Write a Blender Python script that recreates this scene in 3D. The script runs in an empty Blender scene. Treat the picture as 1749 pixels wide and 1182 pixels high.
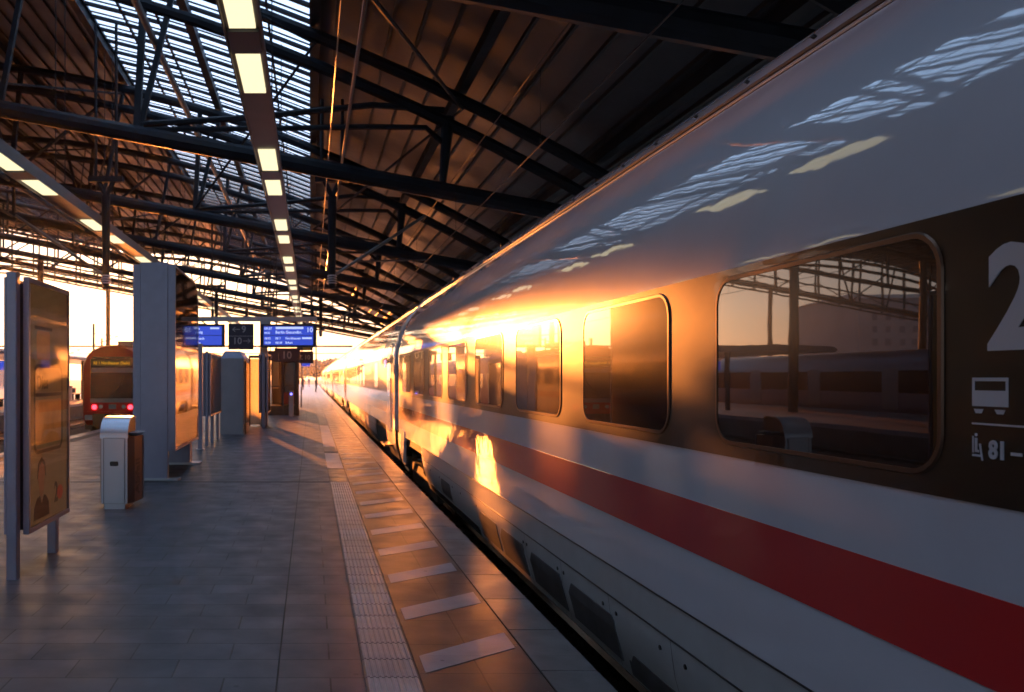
import bpy, bmesh, math, random
from mathutils import Vector, Matrix
random.seed(7)
SC = bpy.context.scene
COL = SC.collection
R = math.radians
PI = math.pi

# ------------------------------------------------------------------ camera
H = 1.7
F = 1400.0
cd = bpy.data.cameras.new('camera'); cam = bpy.data.objects.new('camera', cd); COL.objects.link(cam)
cam.location = (0, 0, H); cam.rotation_euler = (R(90), 0, 0)
cd.sensor_width = 36.0; cd.lens = F / 1749 * 36.0
cd.shift_x = (874.5 - 531) / 1749; cd.shift_y = (645 - 591) / 1749
cd.clip_start = 0.05; cd.clip_end = 3000
cd.dof.use_dof = True; cd.dof.focus_distance = 4.2; cd.dof.aperture_fstop = 4.5
SC.camera = cam

# ------------------------------------------------------------------ sky, sun, exposure
SUN = Vector((-296, 1400, 128)).normalized()
SUN_EL = math.asin(SUN.z); SUN_AZ = math.atan2(SUN.x, SUN.y)
w = bpy.data.worlds.new('World'); SC.world = w; w.use_nodes = True
nt = w.node_tree; bg = nt.nodes['Background']
sky = nt.nodes.new('ShaderNodeTexSky'); sky.sky_type = 'NISHITA'; sky.sun_disc = False
sky.sun_elevation = SUN_EL; sky.sun_rotation = SUN_AZ
sky.air_density = 1.0; sky.dust_density = 1.6; sky.ozone_density = 2.0
# the sky is veiled by thin high cloud: brighter and paler overhead than a clear evening sky, patchy near the horizon
geo = nt.nodes.new('ShaderNodeTexCoord'); sep = nt.nodes.new('ShaderNodeSeparateXYZ'); nt.links.new(geo.outputs['Generated'], sep.inputs[0])
mrz = nt.nodes.new('ShaderNodeMapRange'); mrz.interpolation_type = 'SMOOTHSTEP'
mrz.inputs[1].default_value = 0.06; mrz.inputs[2].default_value = 0.45; mrz.inputs[3].default_value = 0.22; mrz.inputs[4].default_value = 1.0
nt.links.new(sep.outputs['Z'], mrz.inputs[0])
mpn = nt.nodes.new('ShaderNodeMapping'); mpn.inputs['Scale'].default_value = (1, 1, 3.5); nt.links.new(geo.outputs['Generated'], mpn.inputs[0])
cn = nt.nodes.new('ShaderNodeTexNoise'); cn.inputs['Scale'].default_value = 3.2; cn.inputs['Detail'].default_value = 6; nt.links.new(mpn.outputs[0], cn.inputs['Vector'])
cr = nt.nodes.new('ShaderNodeMapRange'); cr.inputs[1].default_value = .35; cr.inputs[2].default_value = .7; cr.inputs[3].default_value = .75; cr.inputs[4].default_value = 1.35
nt.links.new(cn.outputs['Fac'], cr.inputs[0])
cl = nt.nodes.new('ShaderNodeVectorMath'); cl.operation = 'SCALE'; cl.inputs[0].default_value = (2.05, 2.75, 3.75)
nt.links.new(cr.outputs[0], cl.inputs['Scale'])
c2 = nt.nodes.new('ShaderNodeVectorMath'); c2.operation = 'SCALE'; nt.links.new(cl.outputs[0], c2.inputs[0]); nt.links.new(mrz.outputs[0], c2.inputs['Scale'])
ad = nt.nodes.new('ShaderNodeVectorMath'); ad.operation = 'ADD'
sm = nt.nodes.new('ShaderNodeVectorMath'); sm.operation = 'MULTIPLY'; sm.inputs[1].default_value = (.215, .18, .18); nt.links.new(sky.outputs[0], sm.inputs[0]); nt.links.new(sm.outputs[0], ad.inputs[0]); nt.links.new(c2.outputs[0], ad.inputs[1])
nt.links.new(ad.outputs[0], bg.inputs[0]); bg.inputs[1].default_value = 0.12
sl = bpy.data.lights.new('sun', 'SUN'); sl.energy = 2.4; sl.angle = R(0.6); sl.color = (1.0, 0.27, 0.045)
so = bpy.data.objects.new('sun', sl); COL.objects.link(so)
so.rotation_euler = SUN.to_track_quat('Z', 'Y').to_euler(); so.location = (-20, 60, 12)
SC.view_settings.view_transform = 'Standard'; SC.view_settings.look = 'None'
SC.view_settings.exposure = 2.55; SC.view_settings.gamma = 1
SC.cycles.max_bounces = 8; SC.cycles.transparent_max_bounces = 12
SC.cycles.sample_clamp_indirect = 6.0
SC.cycles.use_denoising = True

# ------------------------------------------------------------------ materials
def mat(name, col, rough=0.5, metal=0.0, var=0.0, vscale=3.0, rvar=0.0, bump=0.0, bscale=8.0, emit=None, es=1.0,
        coat=0.0, spec=0.5, vstretch=(1, 1, 1), bstretch=(1, 1, 1), bdist=0.02, bdet=3, crough=None):
    m = bpy.data.materials.new(name); m.use_nodes = True
    n = m.node_tree; p = n.nodes['Principled BSDF']; L = n.links
    p.inputs['Base Color'].default_value = (*col, 1); p.inputs['Roughness'].default_value = rough
    p.inputs['Metallic'].default_value = metal; p.inputs['Coat Weight'].default_value = coat
    p.inputs['Specular IOR Level'].default_value = spec
    if coat: p.inputs['Coat IOR'].default_value = 1.75
    if name == 'train_red': p.inputs['Specular IOR Level'].default_value = .18
    if coat: p.inputs['Coat Roughness'].default_value = crough or (0.012 if coat == 1.0 else 0.04)
    tc = n.nodes.new('ShaderNodeTexCoord')
    if var or rvar:
        mp = n.nodes.new('ShaderNodeMapping'); mp.inputs['Scale'].default_value = vstretch
        L.new(tc.outputs['Object'], mp.inputs[0])
        no = n.nodes.new('ShaderNodeTexNoise'); no.inputs['Scale'].default_value = vscale; no.inputs['Detail'].default_value = 6
        no.inputs['Roughness'].default_value = 0.6
        L.new(mp.outputs[0], no.inputs['Vector'])
        if var:
            mx = n.nodes.new('ShaderNodeMix'); mx.data_type = 'RGBA'
            mx.inputs['A'].default_value = (*[c * (1 - var) for c in col], 1)
            mx.inputs['B'].default_value = (*[min(1, c * (1 + var)) for c in col], 1)
            mr = n.nodes.new('ShaderNodeMapRange'); mr.inputs[1].default_value = .3; mr.inputs[2].default_value = .7
            L.new(no.outputs['Fac'], mr.inputs[0]); L.new(mr.outputs[0], mx.inputs['Factor'])
            L.new(mx.outputs['Result'], p.inputs['Base Color'])
        if rvar:
            mr2 = n.nodes.new('ShaderNodeMapRange'); mr2.inputs[1].default_value = .3; mr2.inputs[2].default_value = .7
            mr2.inputs[3].default_value = max(0.01, rough - rvar); mr2.inputs[4].default_value = rough + rvar
            L.new(no.outputs['Fac'], mr2.inputs[0]); L.new(mr2.outputs[0], p.inputs['Roughness'])
    if bump:
        mp2 = n.nodes.new('ShaderNodeMapping'); mp2.inputs['Scale'].default_value = bstretch
        L.new(tc.outputs['Object'], mp2.inputs[0])
        nb = n.nodes.new('ShaderNodeTexNoise'); nb.inputs['Scale'].default_value = bscale; nb.inputs['Detail'].default_value = bdet
        L.new(mp2.outputs[0], nb.inputs['Vector'])
        bm_ = n.nodes.new('ShaderNodeBump'); bm_.inputs['Strength'].default_value = bump; bm_.inputs['Distance'].default_value = bdist
        L.new(nb.outputs['Fac'], bm_.inputs['Height']); L.new(bm_.outputs[0], p.inputs['Normal'])
        if coat: L.new(bm_.outputs[0], p.inputs['Coat Normal'])
    if emit:
        p.inputs['Emission Color'].default_value = (*emit, 1); p.inputs['Emission Strength'].default_value = es
    return m

M = {}
def train_paint(name, col, rough):
    # painted body shell: slightly rippled sheet so that reflections wobble
    return mat(name, col, rough, 0.0, var=0.06, vscale=1.2, rvar=0.03, bump=0.45, bscale=1.0, bstretch=(1.0, 2.7, 3.6), bdet=2.0,
               coat=1.0, crough=.04, bdist=0.006, spec=.35)
M['white'] = train_paint('train_white', (.58, .60, .69), .41)
M['red'] = train_paint('train_red', (.58, .005, .007), .41)
M['band'] = mat('train_dark_band', (.008, .007, .007), .38, bump=.35, bscale=1.0, bstretch=(1, 2.4, 7), bdist=.004, coat=.30, spec=.28)
M['glass'] = mat('train_window_glass', (.004, .003, .003), .18, bump=.22, bscale=1.0, bstretch=(1, 2.0, 2.0), bdist=.0015, spec=.16, coat=1.0)
M['frame'] = mat('train_window_frame', (.12, .065, .04), .30, .6)
M['train_mark'] = mat('train_lettering', (.55, .54, .60), .35)
M['rubber'] = mat('rubber', (.012, .012, .016), .35, bump=.2, bscale=6)
M['skirt'] = mat('train_skirt', (.42, .43, .45), .38, var=.12, vscale=3, rvar=.08)
M['hatch'] = mat('train_hatch', (.085, .085, .094), .5, var=.3, vscale=5)
M['under'] = mat('underframe', (.02, .019, .018), .7, var=.4, vscale=6)
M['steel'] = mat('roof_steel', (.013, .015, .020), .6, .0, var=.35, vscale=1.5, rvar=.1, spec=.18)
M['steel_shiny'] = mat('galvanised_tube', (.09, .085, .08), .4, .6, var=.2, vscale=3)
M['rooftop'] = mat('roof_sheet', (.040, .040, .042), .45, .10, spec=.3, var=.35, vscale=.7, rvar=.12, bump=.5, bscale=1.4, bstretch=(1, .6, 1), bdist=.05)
M['seam'] = mat('roof_seam', (.03, .028, .027), .6)
M['alu'] = mat('aluminium_blue_grey', (.29, .29, .385), .34, .35, var=.08, vscale=4, rvar=.05)
M['alu_dark'] = mat('aluminium_dark', (.035, .04, .055), .4, .3)
M['inox'] = mat('brushed_steel', (.46, .48, .54), .36, .85, var=.03, vscale=3, vstretch=(1, 1, .1), rvar=.03)
M['inox_warm'] = mat('brushed_steel_side', (.13, .10, .085), .34, .7, var=.1, vscale=3)
M['black'] = mat('black_plastic', (.012, .012, .013), .4)
M['grey_paint'] = mat('grey_paint', (.38, .37, .40), .45, var=.1, vscale=2)
M['sign_dark'] = mat('sign_dark_blue', (.018, .016, .045), .35)
M['sign_text'] = mat('sign_white_text', (.38, .37, .40), .5)
M['blue_screen'] = mat('blue_screen', (.01, .02, .12), .2, emit=(.035, .075, .62), es=.165)
M['screen_text'] = mat('screen_text', (.5, .55, .8), .3, emit=(.55, .65, 1.0), es=.165)
M['lamp'] = mat('lamp_diffuser', (.7, .68, .6), .5, emit=(1.0, .86, .50), es=.22)
M['tray'] = mat('lamp_tray', (.12, .105, .10), .42, .2, var=.1)
M['lamp_white'] = mat('small_lamp', (.8, .8, .8), .4, emit=(1, .93, .8), es=1.2)
M['blue_lamp'] = mat('blue_lamp', (.1, .1, .8), .4, emit=(.15, .13, 1), es=1.0)
M['tail'] = mat('tail_lamp', (.6, .02, .02), .3, emit=(1, .03, .05), es=1.2)
M['head'] = mat('head_lamp', (.6, .6, .6), .1, .5)
M['amber'] = mat('amber_text', (.5, .35, .02), .4, emit=(.9, .6, .03), es=.08)
M['redpaint'] = mat('regional_red', (.36, .006, .006), .4, spec=.25, coat=.05, var=.1)
M['windscreen'] = mat('windscreen', (.008, .006, .006), .15, spec=.25)
M['rtgrey'] = mat('regional_grey', (.20, .19, .21), .4)
M['rail'] = mat('rail_steel', (.22, .17, .14), .25, .9, var=.2)
M['sleeper'] = mat('sleeper', (.10, .085, .075), .8, var=.3)
M['ballast'] = mat('ballast', (.085, .07, .06), .85, var=.55, vscale=14, bump=1.0, bscale=16, bdist=.08)
M['ground'] = mat('ground', (.09, .075, .06), .9, var=.4, vscale=.3)
M['concrete'] = mat('platform_wall', (.12, .11, .10), .8, var=.3, vscale=2)
M['foliage'] = mat('far_foliage', (.05, .06, .045), .9, var=.4, vscale=.6)
M['bldg'] = mat('far_building_wall', (.13, .12, .13), .8, var=.15, vscale=.2)
M['bldg_glass'] = mat('far_building_glass', (.04, .05, .07), .15)
M['orange'] = mat('orange_cap', (.6, .22, .02), .35, .3)
M['yellow'] = mat('yellow_sign', (.55, .38, .03), .5)
M['cloth_dark'] = mat('dark_clothing', (.02, .02, .028), .8)
M['cloth_blue'] = mat('blue_clothing', (.05, .06, .11), .8)
M['skin'] = mat('skin', (.35, .2, .15), .6)
M['red_goods'] = mat('red_panel', (.30, .03, .04), .5)
M['cream'] = mat('cream_panel', (.6, .5, .32), .5)
M['brick'] = mat('brick_wall', (.22, .11, .08), .8, var=.2, vscale=2)
M['canopy'] = mat('canopy_sheet', (.30, .31, .38), .3, .3)

def grid_mat(name, col, rough, bw, bh, mortar=.006, var=.12, nvar=.35, rvar=.1, mcol=None, bump=.4, fine=.35, off=0.0, origin=(0, 0), spec=.5):
    m = bpy.data.materials.new(name); m.use_nodes = True
    n = m.node_tree; p = n.nodes['Principled BSDF']; L = n.links
    tc = n.nodes.new('ShaderNodeTexCoord'); mp = n.nodes.new('ShaderNodeMapping')
    mp.inputs['Location'].default_value = (-origin[0], -origin[1], 0)
    L.new(tc.outputs['Object'], mp.inputs[0])
    b = n.nodes.new('ShaderNodeTexBrick'); b.offset = off; b.squash = 1
    b.inputs['Scale'].default_value = 1; b.inputs['Brick Width'].default_value = bw; b.inputs['Row Height'].default_value = bh
    b.inputs['Mortar Size'].default_value = mortar; b.inputs['Mortar Smooth'].default_value = .2
    b.inputs['Color1'].default_value = (*[c * (1 - var) for c in col], 1)
    b.inputs['Color2'].default_value = (*[c * (1 + var) for c in col], 1)
    b.inputs['Mortar'].default_value = (*(mcol or [c * .3 for c in col]), 1)
    L.new(mp.outputs[0], b.inputs['Vector'])
    no = n.nodes.new('ShaderNodeTexNoise'); no.inputs['Scale'].default_value = 1.3; no.inputs['Detail'].default_value = 9
    no.inputs['Roughness'].default_value = .68
    L.new(tc.outputs['Object'], no.inputs['Vector'])
    mr = n.nodes.new('ShaderNodeMapRange'); mr.inputs[1].default_value = .3; mr.inputs[2].default_value = .7
    mr.inputs[3].default_value = 1 - nvar; mr.inputs[4].default_value = 1 + nvar
    L.new(no.outputs['Fac'], mr.inputs[0])
    vm = n.nodes.new('ShaderNodeVectorMath'); vm.operation = 'SCALE'
    vo = n.nodes.new('ShaderNodeTexVoronoi'); vo.inputs['Scale'].default_value = 3.3; L.new(tc.outputs['Object'], vo.inputs['Vector'])
    vr = n.nodes.new('ShaderNodeMapRange'); vr.inputs[1].default_value = .045; vr.inputs[2].default_value = .065; vr.inputs[3].default_value = .55; vr.inputs[4].default_value = 1.0
    L.new(vo.outputs['Distance'], vr.inputs[0]); mm = n.nodes.new('ShaderNodeMath'); mm.operation = 'MULTIPLY'; L.new(vr.outputs[0], mm.inputs[0]); L.new(mr.outputs[0], mm.inputs[1])
    L.new(b.outputs['Color'], vm.inputs[0]); L.new(mm.outputs[0], vm.inputs['Scale']); L.new(vm.outputs[0], p.inputs['Base Color'])
    mr2 = n.nodes.new('ShaderNodeMapRange'); mr2.inputs[1].default_value = .3; mr2.inputs[2].default_value = .7
    mr2.inputs[3].default_value = rough - rvar; mr2.inputs[4].default_value = rough + rvar
    no2 = n.nodes.new('ShaderNodeTexNoise'); no2.inputs['Scale'].default_value = 3.1; no2.inputs['Detail'].default_value = 6
    L.new(tc.outputs['Object'], no2.inputs['Vector'])
    L.new(no2.outputs['Fac'], mr2.inputs[0]); L.new(mr2.outputs[0], p.inputs['Roughness'])
    p.inputs['Specular IOR Level'].default_value = spec
    nf = n.nodes.new('ShaderNodeTexNoise'); nf.inputs['Scale'].default_value = 90; nf.inputs['Detail'].default_value = 2
    L.new(tc.outputs['Object'], nf.inputs['Vector'])
    ma = n.nodes.new('ShaderNodeMath'); ma.operation = 'MULTIPLY_ADD'; ma.inputs[1].default_value = -1.0
    L.new(b.outputs['Fac'], ma.inputs[0])
    ms = n.nodes.new('ShaderNodeMath'); ms.operation = 'MULTIPLY'; ms.inputs[1].default_value = fine
    L.new(nf.outputs['Fac'], ms.inputs[0]); L.new(ms.outputs[0], ma.inputs[2])
    bu = n.nodes.new('ShaderNodeBump'); bu.inputs['Strength'].default_value = bump; bu.inputs['Distance'].default_value = .004
    L.new(ma.outputs[0], bu.inputs['Height']); L.new(bu.outputs[0], p.inputs['Normal'])
    return m
M['paving'] = grid_mat('platform_paving', (.082, .084, .104), .46, .60, .30, off=.5, origin=(-.19, 4.94), var=.18, nvar=.34)
M['paving_red'] = grid_mat('dark_red_paving', (.085, .062, .060), .42, .36, .515, off=0, origin=(.62, 4.7), var=.12, nvar=.3)
M['tactile'] = grid_mat('tactile_paving', (.40, .375, .39), .40, .30, .30, origin=(.312, 4.94), var=.12, nvar=.3, fine=.03)
M['edge'] = grid_mat('edge_stone', (.16, .155, .16), .42, 5, 5, origin=(.3, -200), mortar=.001, nvar=.4)
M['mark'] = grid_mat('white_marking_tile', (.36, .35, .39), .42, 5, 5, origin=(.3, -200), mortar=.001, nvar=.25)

def skylight_mat():
    m = bpy.data.materials.new('skylight_glass'); m.use_nodes = True
    n = m.node_tree; n.nodes.clear(); L = n.links
    o = n.nodes.new('ShaderNodeOutputMaterial'); tr = n.nodes.new('ShaderNodeBsdfTransparent'); tl = n.nodes.new('ShaderNodeBsdfTranslucent')
    tr.inputs[0].default_value = (.80, .86, .92, 1); tl.inputs[0].default_value = (.8, .85, .9, 1)
    mx = n.nodes.new('ShaderNodeMixShader'); mx.inputs[0].default_value = .25
    L.new(tr.outputs[0], mx.inputs[1]); L.new(tl.outputs[0], mx.inputs[2]); L.new(mx.outputs[0], o.inputs[0])
    return m
M['skylight'] = skylight_mat()
def translucent_mat(name, col):
    m = bpy.data.materials.new(name); m.use_nodes = True
    n = m.node_tree; n.nodes.clear(); L = n.links
    o = n.nodes.new('ShaderNodeOutputMaterial'); d = n.nodes.new('ShaderNodeBsdfDiffuse'); tl = n.nodes.new('ShaderNodeBsdfTranslucent')
    d.inputs[0].default_value = (*col, 1); tl.inputs[0].default_value = (*col, 1)
    mx = n.nodes.new('ShaderNodeMixShader'); mx.inputs[0].default_value = .75
    L.new(d.outputs[0], mx.inputs[1]); L.new(tl.outputs[0], mx.inputs[2]); L.new(mx.outputs[0], o.inputs[0])
    return m
M['backlit'] = translucent_mat('ribbed_translucent_panel', (.9, .8, .6))
def thin_glass(name, tint=(.85, .8, .75), g=.12):
    m = bpy.data.materials.new(name); m.use_nodes = True
    n = m.node_tree; n.nodes.clear(); L = n.links
    o = n.nodes.new('ShaderNodeOutputMaterial'); tr = n.nodes.new('ShaderNodeBsdfTransparent'); gl = n.nodes.new('ShaderNodeBsdfGlossy')
    tr.inputs[0].default_value = (*tint, 1); gl.inputs['Roughness'].default_value = .03
    lw = n.nodes.new('ShaderNodeLayerWeight'); lw.inputs[0].default_value = .5
    pw_ = n.nodes.new('ShaderNodeMath'); pw_.operation = 'POWER'; pw_.inputs[1].default_value = 5; L.new(lw.outputs['Facing'], pw_.inputs[0])
    fr = n.nodes.new('ShaderNodeMath'); fr.operation = 'MULTIPLY_ADD'; fr.inputs[1].default_value = .55; fr.inputs[2].default_value = .02; L.new(pw_.outputs[0], fr.inputs[0])
    mx = n.nodes.new('ShaderNodeMixShader')
    L.new(fr.outputs[0], mx.inputs[0]); L.new(tr.outputs[0], mx.inputs[1]); L.new(gl.outputs[0], mx.inputs[2]); L.new(mx.outputs[0], o.inputs[0])
    return m
M['cabinet_glass'] = thin_glass('cabinet_glass')
M['poster'] = mat('poster_paper', (.30, .25, .18), .5, emit=(.55, .38, .18), es=.018, var=.25, vscale=2)  # faint glow in paper and prints stands in for amber light coming through
M['poster_dark'] = mat('poster_print_dark', (.05, .04, .035), .5)
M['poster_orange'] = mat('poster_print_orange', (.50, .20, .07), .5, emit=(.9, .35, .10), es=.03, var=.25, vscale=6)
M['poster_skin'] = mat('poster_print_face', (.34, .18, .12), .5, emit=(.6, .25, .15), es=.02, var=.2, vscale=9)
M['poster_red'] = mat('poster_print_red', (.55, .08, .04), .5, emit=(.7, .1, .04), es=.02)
M['dark_poster'] = mat('dark_poster', (.03, .02, .016), .12, spec=.7)

# ------------------------------------------------------------------ mesh helpers
class MB:
    def __init__(s): s.v = []; s.f = []
    def add(s, vs, fs):
        o = len(s.v); s.v += [tuple(v) for v in vs]; s.f += [tuple(i + o for i in f) for f in fs]; return s
    def box(s, x0, x1, y0, y1, z0, z1):
        return s.add([(x0, y0, z0), (x1, y0, z0), (x1, y1, z0), (x0, y1, z0), (x0, y0, z1), (x1, y0, z1), (x1, y1, z1), (x0, y1, z1)],
                     [(0, 3, 2, 1), (4, 5, 6, 7), (0, 1, 5, 4), (1, 2, 6, 5), (2, 3, 7, 6), (3, 0, 4, 7)])
    def bbox(s, x0, x1, y0, y1, z0, z1, b=.01):
        # box with chamfered vertical edges
        pts = [(x0 + b, y0), (x1 - b, y0), (x1, y0 + b), (x1, y1 - b), (x1 - b, y1), (x0 + b, y1), (x0, y1 - b), (x0, y0 + b)]
        return s.prism(pts, z0, z1)
    def prism(s, pts, z0, z1):
        n = len(pts)
        return s.add([(x, y, z0) for x, y in pts] + [(x, y, z1) for x, y in pts],
                     [tuple(range(n - 1, -1, -1)), tuple(range(n, 2 * n))] + [(i, (i + 1) % n, n + (i + 1) % n, n + i) for i in range(n)])
    def extr(s, pts, x0, x1, axis='x'):
        # polygon in the plane normal to axis, extruded along it
        n = len(pts)
        mk = (lambda a, b, t: (t, a, b)) if axis == 'x' else (lambda a, b, t: (a, t, b))
        return s.add([mk(a, b, x0) for a, b in pts] + [mk(a, b, x1) for a, b in pts],
                     [tuple(range(n)), tuple(range(2 * n - 1, n - 1, -1))] + [((i + 1) % n, i, n + i, n + (i + 1) % n) for i in range(n)])
    def tube(s, a, b, r, n=8, r2=None):
        a = Vector(a); b = Vector(b); d = (b - a)
        if d.length < 1e-6: return s
        d.normalize(); u = d.orthogonal().normalized(); v = d.cross(u); r2 = r if r2 is None else r2
        vs = []
        for p, rr in ((a, r), (b, r2)):
            vs += [p + (u * math.cos(2 * PI * i / n) + v * math.sin(2 * PI * i / n)) * rr for i in range(n)]
        return s.add(vs, [tuple(range(n - 1, -1, -1)), tuple(range(n, 2 * n))] + [(i, (i + 1) % n, n + (i + 1) % n, n + i) for i in range(n)])
    def path(s, pts, r, n=8):
        pts = [Vector(p) for p in pts]; rings = []
        u = None
        for i, p in enumerate(pts):
            d = (pts[min(i + 1, len(pts) - 1)] - pts[max(i - 1, 0)]).normalized()
            if u is None: u = d.orthogonal().normalized()
            u = (u - d * u.dot(d)).normalized(); v = d.cross(u)
            rings.append([p + (u * math.cos(2 * PI * k / n) + v * math.sin(2 * PI * k / n)) * r for k in range(n)])
        vs = [q for r_ in rings for q in r_]; fs = [tuple(range(n - 1, -1, -1)), tuple(range(len(vs) - n, len(vs)))]
        for i in range(len(pts) - 1):
            for k in range(n): fs.append((i * n + k, i * n + (k + 1) % n, (i + 1) * n + (k + 1) % n, (i + 1) * n + k))
        return s.add(vs, fs)
    def bar(s, a, b, wdt, hgt):
        # rectangular bar from a to b
        a = Vector(a); b = Vector(b); d = (b - a).normalized()
        up = Vector((0, 0, 1)) if abs(d.z) < .95 else Vector((0, 1, 0))
        u = d.cross(up).normalized() * wdt / 2; v = u.cross(d).normalized() * hgt / 2
        vs = [p + q for p in (a, b) for q in (-u - v, u - v, u + v, -u + v)]
        return s.add(vs, [(3, 2, 1, 0), (4, 5, 6, 7), (0, 1, 5, 4), (1, 2, 6, 5), (2, 3, 7, 6), (3, 0, 4, 7)])
    def build(s, name, m, parent=None, smooth=False, loc=None):
        me = bpy.data.meshes.new(name); me.from_pydata(s.v, [], s.f); me.validate()
        bm = bmesh.new(); bm.from_mesh(me); bmesh.ops.recalc_face_normals(bm, faces=bm.faces); bm.to_mesh(me); bm.free()
        if smooth:
            for p in me.polygons: p.use_smooth = True
            if smooth == 'auto':
                for p in me.polygons: p.use_smooth = True
                me.set_sharp_from_angle(angle=R(35))
        me.materials.append(m if not isinstance(m, str) else M[m])
        o = bpy.data.objects.new(name, me); COL.objects.link(o)
        if parent: o.parent = parent
        if loc: o.location = loc
        return o

def tag(o, label=None, cat=None, group=None, kind=None):
    if label: o['label'] = label
    if cat: o['category'] = cat
    if group: o['group'] = group
    if kind: o['kind'] = kind
    return o
def thing(name, label, cat, loc=(0, 0, 0), rz=0, group=None):
    o = bpy.data.objects.new(name, None); COL.objects.link(o); o.location = loc; o.rotation_euler = (0, 0, rz)
    o.empty_display_size = .2
    return tag(o, label, cat, group)
def copy_tree(o, parent=None):
    c = o.copy(); COL.objects.link(c)
    if parent: c.parent = parent
    for ch in list(o.children): copy_tree(ch, c)
    return c
def rrect(y0, y1, z0, z1, r, n=6):
    out = []
    for cx, cz, a0 in ((y1 - r, z1 - r, 0), (y0 + r, z1 - r, 90), (y0 + r, z0 + r, 180), (y1 - r, z0 + r, 270)):
        for i in range(n + 1):
            a = R(a0 + 90 * i / n); out.append((cx + r * math.cos(a), cz + r * math.sin(a)))
    return out
def text_mb(body, size, mx, bold=0.0, extrude=.002, align='LEFT', sx=1.0):
    c = bpy.data.curves.new('t', 'FONT'); c.body = body; c.size = size; c.offset = bold; c.extrude = extrude
    c.align_x = align; c.resolution_u = 3
    o = bpy.data.objects.new('t', c); COL.objects.link(o)
    dg = bpy.context.evaluated_depsgraph_get(); dg.update()
    me = bpy.data.meshes.new_from_object(o.evaluated_get(dg))
    b = MB(); b.add([mx @ Vector((v.co.x * sx, v.co.y, v.co.z)) for v in me.vertices], [tuple(p.vertices) for p in me.polygons])
    bpy.data.objects.remove(o); bpy.data.meshes.remove(me); bpy.data.curves.remove(c)
    return b
def frame_mx(loc, xa, ya):
    xa = Vector(xa).normalized(); ya = Vector(ya).normalized(); za = xa.cross(ya)
    m = Matrix.Identity(4)
    for i, a in enumerate((xa, ya, za)):
        for k in range(3): m[k][i] = a[k]
    m.translation = Vector(loc); return m
# text facing the camera (towards -Y), and text on a face looking towards -X (train side)
def mx_front(x, y, z): return frame_mx((x, y, z), (1, 0, 0), (0, 0, 1))

# ------------------------------------------------------------------ ground, platform, tracks
PX0, PX1 = -6.93, 1.657
tag(MB().box(-500, 500, -300, 900, -1.3, -.93).build('ground', 'ground'), kind='structure')
tag(MB().box(-30, 9, -50, 230, -.93, -.86).build('ballast_bed', 'ballast'), kind='structure')
b = MB().box(PX0, .30, -48, 205, -.86, 0); b.box(.30, .62, -48, 205, -.86, -.008); b.box(.62, 1.326, -48, 205, -.86, -.004)
plat = b.build('platform', 'paving'); tag(plat, kind='structure')
tag(MB().box(.620, 1.322, -48, 205, -.006, .0015).build('platform_red_paving', 'paving_red'), kind='structure')
# edge stones with open joints and a bright arris
b = MB(); y = 4.745 - .77 * 26
while y < 204:
    y1 = y + .77
    b.box(1.332, PX1, y + .004, y1 - .004, -.16, .004); y = y1
tag(b.build('platform_edge', 'edge'), kind='structure')
tag(MB().box(1.332, 1.60, -48, 205, -.86, -.162).build('platform_wall', 'concrete'), kind='structure')
tag(MB().box(1.3235, 1.3305, -48, 205, -.02, .0055).build('platform_joint', 'seam'), kind='structure')
# ribbed tactile strip
b = MB(); y = 4.94 - .3 * 20
while y < 13.3:
    b.box(.308, .612, y + .003, y + .297, -.01, .001)
    for i in range(9):
        x = .327 + i * .0333
        b.add([(x - .011, y + .008, .001), (x + .011, y + .008, .001), (x + .011, y + .292, .001), (x - .011, y + .292, .001),
               (x - .006, y + .012, .008), (x + .006, y + .012, .008), (x + .006, y + .288, .008), (x - .006, y + .288, .008)],
              [(4, 5, 6, 7), (0, 1, 5, 4), (1, 2, 6, 5), (2, 3, 7, 6), (3, 0, 4, 7)])
    y += .3
tag(b.build('tactile_strip', 'tactile'), kind='structure')
b = MB(); y = 13.34
while y < 204:
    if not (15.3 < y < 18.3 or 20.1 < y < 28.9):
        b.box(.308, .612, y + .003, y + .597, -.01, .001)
    y += .6
tag(b.build('tactile_strip_far', 'paving_red'), kind='structure')
b = MB(); b.box(.308, .612, 15.34, 18.34, -.01, .003); b.box(.308, .612, 20.14, 28.94, -.01, .003)  # two white stretches in the line of the tactile strip
tag(b.build('platform_white_patches', 'mark'), kind='structure')
# diagonal hatching
b = MB()
for k in range(-6, 36):
    y = 4.71 + 1.03 * k
    q = [(.66, y), (1.285, y + .44), (1.285, y + .75), (.66, y + .29)]
    if y > 14: q = [(.66, y), (1.285, y + .30), (1.285, y + .52), (.66, y + .22)]
    b.add([(a, c, .0035) for a, c in q] + [(a, c, .001) for a, c in q], [(0, 1, 2, 3), (0, 3, 7, 4), (0, 4, 5, 1), (1, 5, 6, 2), (2, 6, 7, 3)])
tag(b.build('platform_hatching', 'mark'), kind='structure')
# cross drain, seam lines
b = MB(); b.box(PX0 + .3, .30, 13.32, 13.40, -.005, .0028)
b.box(-.195, -.185, -48, 205, -.005, .0024); b.box(-6.6, -6.3, -48, 205, -.005, .003)
tag(b.build('platform_seams', 'seam'), kind='structure')
tag(MB().box(PX0 - .03, PX0 + .30, -48, 205, -.15, .006).build('platform_far_edge', 'edge'), kind='structure')

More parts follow.
